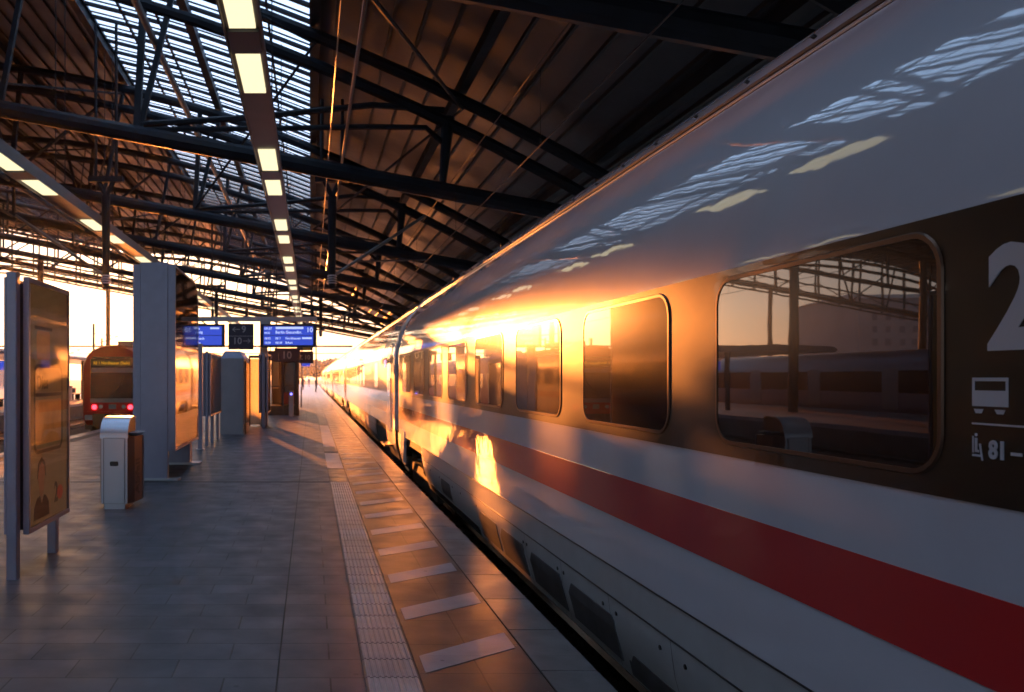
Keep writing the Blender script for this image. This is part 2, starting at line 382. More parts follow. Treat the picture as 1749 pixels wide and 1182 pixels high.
def track(xc, y0=-48, y1=420):
    t = thing('railway_track', None, None, (xc, 0, 0)); t['kind'] = 'structure'
    s = MB(); y = y0
    while y < min(y1, 160):
        s.box(-1.3, 1.3, y, y + .26, -.90, -.82); y += .62
    s.build('sleepers', 'sleeper', t)
    for sx in (-1, 1):
        r = MB(); x = sx * .753
        r.extr([(x - .036, -.76), (x + .036, -.76), (x + .036, -.80), (x + .012, -.815), (x + .012, -.86), (x + .07, -.88), (x - .07, -.88), (x - .012, -.86), (x - .012, -.815), (x - .036, -.80)], y0, y1, 'y')
        r.build('rail', 'rail', t)
for xc in (3.36, -8.65, -13.1): track(xc)

# opposite platform
tag(MB().box(-24.5, -15.1, -48, 190, -.86, 0).build('opposite_platform', 'mark'), kind='structure')
tag(MB().box(-15.1, -15.0, -48, 190, -.86, -.15).build('opposite_platform_wall', 'concrete'), kind='structure')

# ------------------------------------------------------------------ station roof
def hup(L):
    Lm = -30 + abs(L + 30)
    if Lm < -16.7: return H + 11.733 + .20 * (-16.7 - Lm)
    return H + 8.4 - .40 * Lm - .012 * Lm * Lm
def chord(L):
    Lm = -30 + abs(L + 30); return H + 5.15 - .186 * Lm
LR, LL = 9.8, -69.8
roof = thing('station_roof', 'curved steel train shed roof with dark trusses and glazed strips over the platforms', 'roof')
Y0, Y1 = -45, 81
def roof_strip(x0, x1, dz0, dz1, n=8, ya=Y0, yb=Y1):
    b = MB(); top = []; xs = [x0 + (x1 - x0) * i / n for i in range(n + 1)]
    for i in range(n):
        a, c = xs[i], xs[i + 1]
        za, zc = hup(a), hup(c)
        b.add([(a, ya, za + dz0), (c, ya, zc + dz0), (c, yb, zc + dz0), (a, yb, za + dz0), (a, ya, za + dz1), (c, ya, zc + dz1), (c, yb, zc + dz1), (a, yb, za + dz1)],
              [(0, 3, 2, 1), (4, 5, 6, 7), (0, 1, 5, 4), (3, 7, 6, 2)] + ([(3, 0, 4, 7)] if i == 0 else []) + ([(1, 2, 6, 5)] if i == n - 1 else []))
    return b
SKY = [(-6.7, 0.0), (-22.0, -18.0)]
solid = [(LL, -22.0), (-18.0, -6.7), (0.0, LR + .6)]
for a, c in solid:
    roof_strip(a, c, .52, .62, 24).build('roof_sheet', 'rooftop', roof)
    b = MB(); k = math.ceil(a / .62)
    while k * .62 < c:
        x = k * .62; z = hup(x)
        b.box(x - .035, x + .035, Y0, Y1, z + .44, z + .53); k += 1
    b.build('standing_seam', 'seam', roof)
for a, c in SKY:
    ya = 35 if a < -20 else -10
    roof_strip(a, c, .52, .62, 10, Y0, ya).build('roof_sheet', 'rooftop', roof)
    roof_strip(a, c, .60, .61, 6, ya).build('skylight', 'skylight', roof)
    b = MB(); y = ya; n = 6
    xs = [a + (c - a) * i / n for i in range(n + 1)]
    while y < Y1:
        for i in range(n):
            p, q = xs[i], xs[i + 1]; zp, zq = hup(p) + .45, hup(q) + .45
            b.bar((p, y, zp + .08), (q, y, zq + .08), .12, .09)
            b.bar((p, y + .60, zp + .11), (q, y + .60, zq + .11), .06, .03)
        y += .9
    for i in range(0, n + 1):
        b.box(xs[i] - .03, xs[i] + .03, Y0, Y1, hup(xs[i]) + .50, hup(xs[i]) + .58)
    b.build('skylight_bars', 'steel', roof)
for x in (-62, -55, -48, -41, -36, -33, -30, -26.7, -22, -18, -14.5, -11.0, -6.85, -3.4, .12, 3.7, 7.0, 9.9):
    MB().box(x - .11, x + .11, Y0, Y1, hup(x) + .20, hup(x) + .46).build('purlin', 'steel', roof)
b = MB(); b.tube((-3.8, Y0, chord(-3.8) + 2.3), (-3.8, Y1, chord(-3.8) + 2.3), .09, 8)
b.tube((.80, Y0, H + 5.55), (.80, Y1, H + 5.55), .035, 6); b.tube((.44, Y0, H + 5.5), (.44, Y1, H + 5.5), .015, 5)
b.build('conduit', 'steel_shiny', roof)
def truss(y, end=False):
    t = MB()
    N = 44
    for dz, r in ((0, .155), (-.72, .15)):
        pts = []
        for i in range(N + 1):
            x = LL + (LR - LL) * i / N
            z = hup(x) + dz; zc = chord(x)
            pts.append((x, y, max(z, zc - .05)))
        t.path(pts, r, 8)
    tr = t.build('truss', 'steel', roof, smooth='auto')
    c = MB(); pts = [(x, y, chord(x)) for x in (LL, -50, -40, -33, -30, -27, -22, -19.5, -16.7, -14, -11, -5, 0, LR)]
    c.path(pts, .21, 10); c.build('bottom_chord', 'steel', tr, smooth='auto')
    s = MB()
    for sgn in (1, -1):
        mir = lambda x: x if sgn > 0 else -60 - x
        if sgn < 0 and False: continue
        def P(x, z): return (mir(x), y, z)
        # V strut
        s.bar(P(-4.25, chord(-4.25)), P(-4.05, hup(-4.05)), .16, .16)
        s.bar(P(-4.20, chord(-4.2)), P(-3.3, hup(-3.3) + .1), .13, .13)
        # right post with shaped head
        s.tube(P(3.2, chord(3.2)), P(3.35, hup(3.3) - .6), .08, 8, .16)
        s.path([P(-4.2, chord(-4.2) + .25), P(-1.5, H + 6.35), P(1.5, H + 6.65), P(3.25, hup(3.25) - .45)], .075, 6)
        s.path([P(-4.2, chord(-4.2) + .12), P(-1, H + 6.08), P(1.6, H + 6.12), P(2.8, H + 6.1), P(3.25, H + 5.7)], .065, 6)
        # more web members to the far side
        s.bar(P(-11.0, chord(-11)), P(-10.6, hup(-10.6)), .15, .15)
        s.bar(P(-11.0, chord(-11)), P(-12.0, hup(-12)), .12, .12)
        s.bar(P(-7.6, chord(-7.6)), P(-6.85, hup(-6.85)), .12, .12)
        s.bar(P(-11.0, chord(-11) + .2), P(-7.6, hup(-7.6) - .7), .1, .1)
        s.bar(P(-14.5, chord(-14.5)), P(-14.5, hup(-14.5)), .13, .13)
        s.bar(P(7.0, chord(7.0)), P(7.0, hup(7.0)), .10, .10)
        for xx in (-18.5, -22.5, -26.5):
            s.bar(P(xx, chord(xx)), P(xx, hup(xx)), .12, .12); s.bar(P(xx, chord(xx)), P(xx + 3.8, hup(xx + 3.8) - .7), .09, .09)
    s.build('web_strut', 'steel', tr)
    return tr
for k in range(-4, 9): truss(k * 10)
# gable grid at the far end
g = MB(); yg = 80.6
for x in [-67.2 + 2.1 * i for i in range(37)]:
    zt = hup(x) + .4; zb = chord(x) - .2
    if zt > zb: g.box(x - .07, x + .07, yg, yg + .14, zb, zt)
for dz in (-.30, .45, 1.25):
    g.path([(x, yg + .07, chord(x) + dz) for x in [LL + (LR - 1.2 - LL) * i / 40 for i in range(41)]], .085, 6)
xs = [-67.2 + 4.2 * i for i in range(19)]
for i in range(len(xs) - 1):
    a, c = xs[i], xs[i + 1]
    if c > 6: break
    g.bar((a, yg + .3, chord(a)), (c, yg + .3, min(hup(c), chord(c) + 1.6)), .07, .07)
    g.bar((a, yg + .35, min(hup(a), chord(a) + 1.6)), (c, yg + .35, chord(c)), .05, .05)
g.build('gable_frame', 'steel', roof)
# bracing between the trusses in the roof plane
g = MB()
for k in range(-1, 8):
    y = k * 10
    for (a, c) in ((-11, -6.85), (-4.2, 0.1), (0.1, 3.7), (-14.5, -11), (-18, -14.5)):
        if (k + int(a)) % 2: g.tube((a, y, chord(a) + .3), (c, y + 10, hup(c) - .2), .04, 6)
        else: g.tube((c, y, hup(c) - .2), (a, y + 10, chord(a) + .3), .04, 6)
    g.tube((-11, y, chord(-11)), (-11, y + 10, chord(-11)), .07, 6)
    g.tube((-14.5, y, chord(-14.5)), (-14.5, y + 10, chord(-14.5)), .06, 6)
g.build('bracing', 'steel', roof)
for y in range(-40, 81, 20):
    for x in (9.9, -19.8, -41, -69.5):
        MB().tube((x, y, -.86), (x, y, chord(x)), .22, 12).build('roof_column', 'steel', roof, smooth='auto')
# side wall of the hall at the far left
b = MB(); b.box(-70.4, -70.0, Y0, Y1, -.9, chord(-69.8)); b.build('side_wall', 'bldg', roof)

# ------------------------------------------------------------------ strip lights
def lamp_strip(xc, z, label, wdt=.36):
    t = thing('strip_light', label, 'light', (xc, 0, z))
    h = MB(); h.box(-wdt / 2 - .06, wdt / 2 + .06, -3, 79, .03, .26)
    h.box(-wdt / 2 - .08, -wdt / 2 - .06, -3, 79, -.03, .10); h.box(wdt / 2 + .06, wdt / 2 + .08, -3, 79, -.03, .10)
    h.build('housing', 'tray', t)
    k = 0; y = 1.75
    while y < 78:
        for dy in (0, 2.4):
            MB().box(-wdt / 2, wdt / 2, y + dy, y + dy + 1.55, -.004, .03).build('diffuser', 'lamp', t)
        MB().box(-wdt / 2 - .04, wdt / 2 + .04, y + 1.62, y + 2.34, -.02, .03).build('ballast_cover', 'alu_dark', t)
        y += 7.25
    hg = MB(); y = 1
    while y < 78:
        for xx in (-.12, .12): MB().tube((xx, y, .26), (xx, y, hup(xc) - z - .2), .012, 5).build('hanger_rod', 'steel', t)
        y += 5
    return t
lamp_strip(-.88, H + 4.5, 'row of square yellowish ceiling lamps hanging over the middle of the platform', .34)
lamp_strip(-6.42, H + 4.5, 'row of ceiling lamps in a wide tray running above the left track', .38)

# ------------------------------------------------------------------ overhead line
def dropper(xp, y, sgn, xt, label):
    t = thing('overhead_line_post', label, 'post', (xp, y, H), 0, 'posts hanging from the roof for the overhead line')
    b = MB(); b.tube((0, 0, 2.6), (0, 0, 5.3), .10, 10, .13); b.tube((0, 0, 5.3), (-.22, 0, 5.75), .07, 8); b.tube((0, 0, 5.3), (.22, 0, 5.75), .07, 8)
    b.bar((-.5, 0, 5.8), (.5, 0, 5.8), .2, .16)
    b.tube((-.3, 0, 5.8), (-.3, 0, hup(xp) - H), .05, 6); b.tube((.3, 0, 5.8), (.3, 0, hup(xp) - H), .05, 6)
    b.build('post', 'steel', t, smooth='auto')
    MB().tube((0, 0, 2.95), (xt - xp, 0, 4.75), .045, 8).build('cantilever_arm', 'steel_shiny', t, smooth='auto')
    MB().tube(((xt - xp) * .25, 0, 3.4), (xt - xp, 0, 3.45), .025, 6).build('registration_arm', 'steel_shiny', t)
    i = MB()
    for k in range(4): i.tube((0, 0, 2.75 + .07 * k), (0, 0, 2.79 + .07 * k), .15, 10, .12)
    i.build('insulator', 'grey_paint', t)
dropper(.62, 24, 1, 3.36, 'dark tapered post hanging from the roof with an arm reaching over the white train')
dropper(-6.0, 24, -1, -8.65, 'dark tapered post hanging from the roof above the left end of the large pillar display')
dropper(.62, 52, 1, 3.36, 'smaller farther roof post with an arm over the white train')
dropper(-6.0, 52, -1, -8.65, 'smaller farther roof post with an arm over the left track')
for xt, lab in ((3.36, 'overhead wires running above the white train'), (-8.65, 'overhead wires running above the red train'), (-13.1, 'overhead wires above the farthest track')):
    t = thing('overhead_wire', lab, 'wire', (xt, 0, 0), 0, 'overhead wires')
    MB().tube((0, -16, H + 3.4), (0, 300, H + 3.4), .010, 5).build('contact_wire', 'steel', t)
    b = MB(); pts = []
    for k in range(0, 60): pts.append((0, -16 + 5.2 * k, H + 4.45 + .25 * abs(math.sin(PI * (k * 5.2 - 40) / 50 + PI / 2))))
    b.path(pts, .010, 5); b.build('catenary_wire', 'steel', t)
    for k in range(1, 25): MB().tube((0, -16 + 7 * k, H + 3.4), (0, -16 + 7 * k, H + 4.5), .005, 4).build('dropper_wire', 'rail', t)

# ------------------------------------------------------------------ high speed train
XC = 3.36
PROF = [(1.985, -.14), (1.955, -.02), (1.915, .12), (1.888, .30), (1.881, .52), (1.880, .60), (1.880, 1.0), (1.880, 1.6), (1.880, 2.12),
        (1.884, 2.20), (1.905, 2.34), (1.945, 2.52), (2.00, 2.70), (2.075, 2.87), (2.17, 3.02), (2.275, 3.145), (2.36, 3.225),
        (2.41, 3.282), (2.50, 3.385), (2.62, 3.50), (2.80, 3.625), (3.02, 3.70), (3.36, 3.735)]
def plat_x(z):
    for (a, za), (c, zc) in zip(PROF, PROF[1:]):
        if za <= z <= zc: return a + (c - a) * (z - za) / (zc - za)
    return PROF[-1][0]
CARL = 25.45; GAP = .55
def loft(prof, ys, sx=1):
    # prof: list of (x offset from centre (negative = platform side), z)
    vs = []; n = len(prof)
    for y in ys: vs += [(x * sx, y, z) for x, z in prof]
    fs = []
    for j in range(len(ys) - 1):
        for i in range(n - 1): fs.append((j * n + i, j * n + i + 1, (j + 1) * n + i + 1, (j + 1) * n + i))
    return vs, fs
def make_car():
    car = thing('train_carriage', '', 'train carriage', (XC, 0, 0))
    up = [(x - XC, z) for x, z in PROF if z >= .52]
    full = up + [(-x, z) for x, z in reversed(up[:-1])]
    ys = [0.0, .04, .16, .5] + [1.5 + 1.0 * i for i in range(23)] + [CARL - .5, CARL - .16, CARL - .04, CARL]
    b = MB(); vs = []
    n = len(full)
    for y in ys:
        e = min(y, CARL - y); s = 1 - (.035 if e <= .001 else .012 if e < .05 else 0)
        vs += [(x * s, y, .52 + (z - .52) * (s if z > .52 else 1)) for x, z in full]
    fs = []
    for j in range(len(ys) - 1):
        for i in range(n - 1): fs.append((j * n + i, j * n + i + 1, (j + 1) * n + i + 1, (j + 1) * n + i))
    fs.append(tuple(range(n))); fs.append(tuple(range((len(ys) - 1) * n, len(ys) * n)))
    b.add(vs, fs); body = b.build('body', 'white', car, smooth='auto')
    # floor slab under the body
    MB().box(-1.42, 1.42, .1, CARL - .1, .36, .52).build('underframe', 'under', car)
    # skirt in stretches between the bogies
    low = [(x - XC, z) for x, z in PROF if z <= .53]
    def skirt(y0, y1, s0, s1, side):
        b = MB(); vs = []
        for (x, z) in low:
            t = (z - low[0][1]) / (.52 - low[0][1])
            vs.append((x * side, y0 + s0 * (1 - t), z))
        for (x, z) in low:
            t = (z - low[0][1]) / (.52 - low[0][1])
            vs.append((x * side, y1 - s1 * (1 - t), z))
        n = len(low)
        fs = [(i, i + 1, n + i + 1, n + i) for i in range(n - 1)]
        vi = [(v[0] - side * -.03, v[1], v[2]) for v in vs]
        b.add(vs, fs); b.add(vi, [tuple(reversed(f)) for f in fs])
        for k in (0, n - 1): b.add([vs[k], vs[n + k], vi[n + k], vi[k]], [(0, 1, 2, 3)])
        return b.build('skirt', 'skirt', car, smooth='auto')
    for side in (1, -1):
        skirt(.05, 2.3, 0, .25, side); sk = skirt(5.6, 21.75, .3, .42, side)
        skirt(24.75, CARL - .05, .25, 0, side)
    # door-side grooves and hatches on the platform side
    X = 1.88 - XC
    g = MB(); g.box(X - .0035, X + .01, .05, CARL - .05, .518, .526); 
    g.box(1.886 - XC - .004, 1.89 - XC, 5.8, 21.4, .322, .330)
    g.build('panel_groove', 'rubber', car)
    # dark lower hatches
    def hatch(y0, y1, z0=-.08, z1=.20):
        pts = [(y0 + .03, z1), (y1 - .10, z1), (y1, z1 - .09), (y1, z0), (y0, z0), (y0, z1 - .03)]
        b = MB(); zs = [z0, z0 + .09, z1 - .09, z1 - .03, z1]
        rows = []
        for z in zs:
            a = y0 + (.03 if z == z1 else 0); c = y1 - (.10 if z == z1 else .065 if z == z1 - .03 else 0)
            x = plat_x(z) - XC
            rows.append([(x - .007, a, z), (x - .007, c, z), (x + .01, a, z), (x + .01, c, z)])
        for p, q in zip(rows, rows[1:]):
            b.add(p + q, [(0, 1, 5, 4), (2, 6, 7, 3), (0, 4, 6, 2), (1, 3, 7, 5)])
        b.add(rows[-1], [(0, 1, 3, 2)]); b.add(rows[0], [(0, 2, 3, 1)])
        b.build('hatch', 'hatch', car)
    # local y = world y + 7.7 for the nearest car
    o = 7.7
    for (a, c) in ((8.40, 9.30), (7.35, 8.26), (6.24, 7.15), (5.15, 6.08)): hatch(a + o, c + o)
    hatch(-1.9 + o, 5.02 + o, -.12, .03); hatch(9.5 + o, 13.4 + o, -.12, -.03); hatch(11.2 + o, 12.0 + o, .02, .24)
    for yy in (3.1, 3.4, 4.15, 4.45, 5.09, 5.32, 6.15, 6.30, 7.2, 7.32, 1.2, 2.2, 9.4, 10.4, 11.0, 12.1, 13.0):
        z = .235; x = plat_x(z) - XC
        MB().tube((x - .006, yy + o, z), (x + .01, yy + o, z), .014, 8).build('skirt_lock', 'rubber', car)
    sm = MB()
    for yy in (3.25, 4.3, 5.2, 6.2, 7.25, 8.3, 9.4, 10.6, 12.05, 13.3, 1.0):
        zs = [-.12, .0, .12, .22, .322]
        for z0, z1 in zip(zs, zs[1:]):
            xa, xb = plat_x(z0) - XC, plat_x(z1) - XC
            sm.add([(xa - .003, yy + o - .003, z0), (xa - .003, yy + o + .003, z0), (xb - .003, yy + o + .003, z1), (xb - .003, yy + o - .003, z1)], [(0, 1, 2, 3)])
    sm.build('skirt_joint', 'rubber', car)
    bj = MB()
    for yy in (5.45, 21.85, 2.0):
        for (xa, za), (xb, zb) in zip(PROF[4:-4], PROF[5:-3]):
            bj.add([(xa - XC - .0055, yy - .003, za), (xa - XC - .0055, yy + .003, za), (xb - XC - .0055, yy + .003, zb + .001), (xb - XC - .0055, yy - .003, zb + .001)], [(0, 1, 2, 3)])
    bj.build('body_joint', 'rubber', car)
    # colour bands, 2-3 mm proud
    for side, xx in ((1, X), (-1, -X)):
        def band(name, z0, z1, m, d, y0=.30, y1=CARL - .30):
            a, c = sorted((xx - side * d, xx + side * .02))
            return MB().box(a, c, y0, y1, z0, z1).build(name, m, car)
        band('window_band', 1.345, 2.185, 'band', .003); band('red_stripe', .84, 1.095, 'red', .003)
    # windows, platform side and far side
    def window(y0, y1, side=1):
        xx = X * side; s = -side
        z0, z1 = 1.395, 2.155
        out = rrect(y0, y1, z0, z1, .13); inn = rrect(y0 + .022, y1 - .022, z0 + .022, z1 - .022, .11)
        n = len(out); b = MB()
        xo, xi = xx + s * .009, xx + s * .0
        vs = [(xi, a, c) for a, c in out] + [(xo, a + (0.006 if a < (y0 + y1) / 2 else -.006), c + (.006 if c < 1.77 else -.006)) for a, c in out] + [(xo, a, c) for a, c in inn] + [(xi, a, c) for a, c in inn]
        fs = []
        for i in range(n):
            j = (i + 1) % n
            for k in range(3): fs.append((k * n + i, k * n + j, (k + 1) * n + j, (k + 1) * n + i))
        f = b.add(vs, fs).build('window_frame', 'frame', car, smooth='auto')
        p = MB(); p.add([(xx + s * .0055, a, c) for a, c in inn], [tuple(range(n))])
        p.build('window_pane', 'glass', f)
    for k in range(8): window(2.428 + 1.855 * k + o, 3.80 + 1.855 * k + o)
    for k in (-3,): window(2.428 + 1.855 * k + o, 3.80 + 1.855 * k + o)
    for k in range(11): window(2.8 + 1.855 * k, 4.17 + 1.855 * k, -1)
    # plug door at the near end
    d = MB(); d.add([], [])
    out = rrect(.85, 1.85, .42, 2.50, .08, 4)
    n = len(out)
    vs = [(plat_x(min(z, 2.5)) - XC - .012, a, z) for a, z in out]; vi = [(v[0] + .03, v[1], v[2]) for v in vs]
    zs = sorted({round(.42 + 2.08 * i / 12, 4) for i in range(13)})
    d = MB()
    for z0, z1 in zip(zs, zs[1:]):
        xa, xb = plat_x(z0) - XC - .012, plat_x(z1) - XC - .012
        d.add([(xa, .85, z0), (xa, 1.85, z0), (xb, 1.85, z1), (xb, .85, z1), (xa + .03, .85, z0), (xa + .03, 1.85, z0), (xb + .03, 1.85, z1), (xb + .03, .85, z1)],
              [(0, 1, 2, 3), (0, 3, 7, 4), (1, 5, 6, 2), (4, 7, 6, 5)])
    door = d.build('door', 'white', car, smooth='auto')
    p = MB(); pts = rrect(1.08, 1.62, 1.25, 2.15, .1); p.add([(X - .016, a, c) for a, c in pts], [tuple(range(len(pts)))]); p.build('door_window', 'glass', door)
    h = MB(); h.box(X - .04, X - .012, .74, .78, .9, 1.7); h.build('door_handle', 'inox', door)
    MB().bbox(X - .16, X + .1, .8, 1.9, .10, .14).build('door_step', 'rubber', car)
    # destination screen beside the door
    MB().box(X - .008, X, 2.05, 2.75, 1.95, 2.15).build('destination_screen', 'blue_screen', car)
    # end seal (dark rubber) and gangway
    for y, e in ((0, -1), (CARL, 1)):
        prof = [(x - XC, z) for x, z in PROF if z >= .18]
        fl = prof + [(-x, z) for x, z in reversed(prof[:-1])]
        b = MB(); vs = []
        for yy, s in ((y, .955), (y + e * .10, .965), (y + e * .14, .955), (y + e * .19, .90), (y + e * .275, .93)):
            vs += [(x * s, yy, .2 + (z - .2) * s) for x, z in fl]
        n = len(fl); fs = []
        for j in range(4):
            for i in range(n - 1): fs.append((j * n + i, j * n + i + 1, (j + 1) * n + i + 1, (j + 1) * n + i))
        fs.append(tuple(range(n))); fs.append(tuple(range(4 * n, 5 * n)))
        b.add(vs, fs).build('gangway_bellows', 'rubber', car, smooth='auto')
    # bogies
    for yc in (4.0, 23.25):
        bg_ = MB(); bg_.box(-1.15, 1.15, yc - 1.5, yc + 1.5, -.30, -.12); bg_.box(-1.22, -1.02, yc - 1.7, yc + 1.7, -.42, -.05); bg_.box(1.02, 1.22, yc - 1.7, yc + 1.7, -.42, -.05)
        bo = bg_.build('bogie', 'under', car)
        for dy in (-1.25, 1.25):
            wv = MB()
            for sx in (-1, 1): wv.tube((sx * .68, yc + dy, -.30), (sx * .82, yc + dy, -.30), .46, 24)
            wv.tube((-.7, yc + dy, -.3), (.7, yc + dy, -.3), .08, 10)
            wv.build('wheelset', 'rail', bo, smooth='auto')
    # pale bogie fairing bracket near the far end
    b = MB(); xx = X - .02
    pts = [(24.05, .62), (24.50, .66), (24.70, .50), (24.62, .06), (24.55, .06), (24.50, .40), (24.38, .42), (24.32, -.02), (24.25, -.02), (24.16, .40), (24.05, .44)]
    b.extr(pts, xx, xx + .06); b.build('bogie_fairing', 'white', car)
    # roof line grooves and rivets
    def along(zx, nm, m, r, lift):
        (x, z) = zx; MB().box(x - XC - r, x - XC + r, .2, CARL - .2, z + lift - r, z + lift + r).build(nm, m, car)
    along((2.41, 3.285), 'roof_joint', 'rubber', .009, .006); along((2.355, 3.225), 'rain_gutter', 'inox', .005, .004)
    rv = MB()
    for k in range(40):
        yy = .6 + k * .62; rv.tube((2.50 - XC - .02, yy, 3.395), (2.50 - XC, yy, 3.385), .012, 6)
    rv.build('roof_rivet', 'rubber', car)
    return car
car0 = make_car()
labels = ['white express carriage nearest the camera with a large white number 2 beside its big window',
          'second white express carriage, its door just beyond the first dark carriage gap',
          'third white express carriage from the camera, small beside the sunlit far platform edge',
          'fourth white express carriage from the camera, a narrow sliver beyond the third',
          'fifth white express carriage from the camera, a bright sliver far down the train',
          'farthest white express carriage at the very end of the platform']
cars = [car0] + [copy_tree(car0) for _ in range(5)]
for i, c in enumerate(cars):
    c.location = (XC, -7.7 + (CARL + GAP) * i, 0); tag(c, labels[i], 'train carriage', 'white express carriages with a red stripe')
# markings on the nearest car
X = 1.88
TW = Vector((0, -1, 0))
def train_text(name, body, size, yl, zb, bold, sx):
    mb = text_mb(body, size, frame_mx((X - .0045 - XC, yl + 7.7, zb), (0, -1, 0), (0, 0, 1)), bold, .0015, sx=sx)
    return mb.build(name, 'train_mark', car0)
train_text('class_number', '2', .385, 2.272, 1.786, .012, .95)
pic = MB(); xa, xb = X - .0045 - XC, X - .003 - XC
def pic_box(y0, y1, z0, z1): pic.box(xa, xb, 7.7 + y1, 7.7 + y0, z0, z1)
def quad(pts): pic.extr([(7.7 + a, c) for a, c in pts], xa, xb)
# coach pictogram: outline with window opening, two bogies
yl, yr = 2.325, 2.205
pic_box(yl, yr, 1.620, 1.664); pic_box(yl, yr, 1.690, 1.700); pic_box(yl, yl - .008, 1.664, 1.690); pic_box(yr + .008, yr, 1.664, 1.690)
quad([(yl - .006, 1.612), (yl - .038, 1.612), (yl - .032, 1.600), (yl - .012, 1.600)]); quad([(yr + .044, 1.612), (yr + .010, 1.612), (yr + .016, 1.600), (yr + .036, 1.600)])
pic_box(2.326, 1.7, 1.568, 1.573)
pic_box(2.325, 2.320, 1.488, 1.535); pic_box(2.325, 2.296, 1.478, 1.484); quad([(2.302, 1.515), (2.296, 1.515), (2.288, 1.468), (2.293, 1.468)]); pic_box(2.316, 2.308, 1.495, 1.530); pic_box(2.316, 2.302, 1.490, 1.497)
pic.tube((xa, 7.7 + 2.312, 1.539), (xb, 7.7 + 2.312, 1.539), .0045, 10)
pic.build('coach_pictogram', 'train_mark', car0)
train_text('seat_numbers', '81 – 88', .069, 2.268, 1.478, .002, .85)

# ------------------------------------------------------------------ display cabinets
def cabinet(name, label, x0, x1, y0, y1, z0, z1, posts, face, group=None, pw=.10, roundtop=False, plates=False):
    """double-sided display: two posts in the middle plane, a panel on each side; panels face -X and +X"""
    t = thing(name, label, 'display', ((x0 + x1) / 2, y0, 0), 0, group)
    cx = (x0 + x1) / 2; hw = (x1 - x0) / 2; ln = y1 - y0; th = hw * .32
    for s in (1, -1):
        a, c = sorted((s * hw, s * (hw - th)))
        if roundtop:
            r = .5; pts = [(0, z0), (ln, z0)] + [(ln - r + r * math.cos(R(90 * i / 8)), z1 - .28 + .28 * math.sin(R(90 * i / 8))) for i in range(9)] + [(0, z1)]
            pn = MB().extr(pts, a, c).build('side_panel', 'alu', t)
        else:
            pn = MB().box(a, c, 0, ln, z0, z1).build('side_panel', 'alu', t)
        xo = s * hw
        if face:
            p0, p1 = sorted((xo, xo + s * .004)); m = .045
            pts = [(m, z0 + m), (ln - m, z0 + m), (ln - m, z1 - m), (m, z1 - m)]
            if roundtop: pts = [(m, z0 + m), (ln - m, z0 + m)] + [(ln - r + (r - m) * math.cos(R(90 * i / 8)), z1 - .28 + (.28 - m) * math.sin(R(90 * i / 8))) for i in range(9)] + [(m, z1 - m)]
            MB().extr(pts, p0, p1).build('poster', face, pn)
            q0, q1 = sorted((xo + s * .016, xo + s * .019))
            MB().extr(pts, q0, q1).build('glass_cover', 'cabinet_glass', pn)
            fr = MB(); e0, e1 = sorted((xo - s * .002, xo + s * .022))
            fr.box(e0, e1, 0, .04, z0, z1); fr.box(e0, e1, ln - .02, ln, z0, z1 - (.3 if roundtop else 0)); fr.box(e0, e1, .04, ln - .02, z0, z0 + .04)
            if not roundtop: fr.box(e0, e1, .04, ln - .02, z1 - .04, z1)
            fr.build('glass_frame', 'alu', pn)
    MB().box(-(hw - th) + .012, hw - th - .012, .05, ln - .05, z0 + .03, z1 - .05).build('core', 'alu_dark', t)
    for (py, pd) in posts:
        MB().bbox(-pw / 2, pw / 2, py, py + pd, 0, z1 + .03 if py < ln * .5 else z0 + .2, .008).build('post', 'alu', t)
        if plates:
            MB().bbox(-pw / 2 - .12, pw / 2 + .2, py - .06, py + pd + .06, 0.004, .035, .03).build('base_plate', 'inox', t)
    return t
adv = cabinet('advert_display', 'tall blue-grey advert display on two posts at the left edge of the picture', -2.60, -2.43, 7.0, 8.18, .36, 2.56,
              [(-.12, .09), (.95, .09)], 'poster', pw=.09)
# print on the poster (faces +X, towards the camera side)
xf = .085 + .0045
def decal(name, m, pts, d=.001):
    n = len(pts); b = MB().extr(pts, xf, xf + .001 + d); return b.build(name, m, adv)
def ring(pts_o, pts_i, name, m, d=.002):
    n = len(pts_o); b = MB()
    b.add([(xf + d, a, c) for a, c in pts_o] + [(xf + d, a, c) for a, c in pts_i], [(i, (i + 1) % n, n + (i + 1) % n, n + i) for i in range(n)])
    return b.build(name, m, adv)
ring(rrect(.17, 1.00, 1.02, 1.82, .10), rrect(.21, .96, 1.05, 1.79, .08), 'printed_frame', 'poster_dark')
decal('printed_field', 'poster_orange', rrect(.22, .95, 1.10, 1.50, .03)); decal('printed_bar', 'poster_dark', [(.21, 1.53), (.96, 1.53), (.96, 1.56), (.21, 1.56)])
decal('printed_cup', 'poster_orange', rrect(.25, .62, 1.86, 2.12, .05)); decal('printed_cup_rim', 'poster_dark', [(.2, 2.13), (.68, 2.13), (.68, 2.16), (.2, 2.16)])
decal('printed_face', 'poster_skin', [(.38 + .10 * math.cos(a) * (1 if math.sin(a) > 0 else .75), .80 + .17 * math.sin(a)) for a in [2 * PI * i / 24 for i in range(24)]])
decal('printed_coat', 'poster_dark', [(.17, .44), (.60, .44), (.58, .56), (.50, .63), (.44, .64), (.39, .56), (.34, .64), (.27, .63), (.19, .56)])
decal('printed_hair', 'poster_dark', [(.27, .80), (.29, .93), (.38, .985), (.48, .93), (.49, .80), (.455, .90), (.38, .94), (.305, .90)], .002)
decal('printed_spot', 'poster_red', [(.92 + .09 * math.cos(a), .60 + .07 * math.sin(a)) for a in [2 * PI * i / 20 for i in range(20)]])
text_mb('2', .26, frame_mx((xf + .003, .74, .53), (0, 1, 0), (0, 0, 1)), .008, .0005, sx=.8).build('printed_number', 'poster_dark', adv)
text_mb('Dies', .17, frame_mx((xf + .003, .25, 1.60), (0, 1, 0), (0, 0, 1)), .004, .0005).build('printed_word', 'poster_dark', adv)

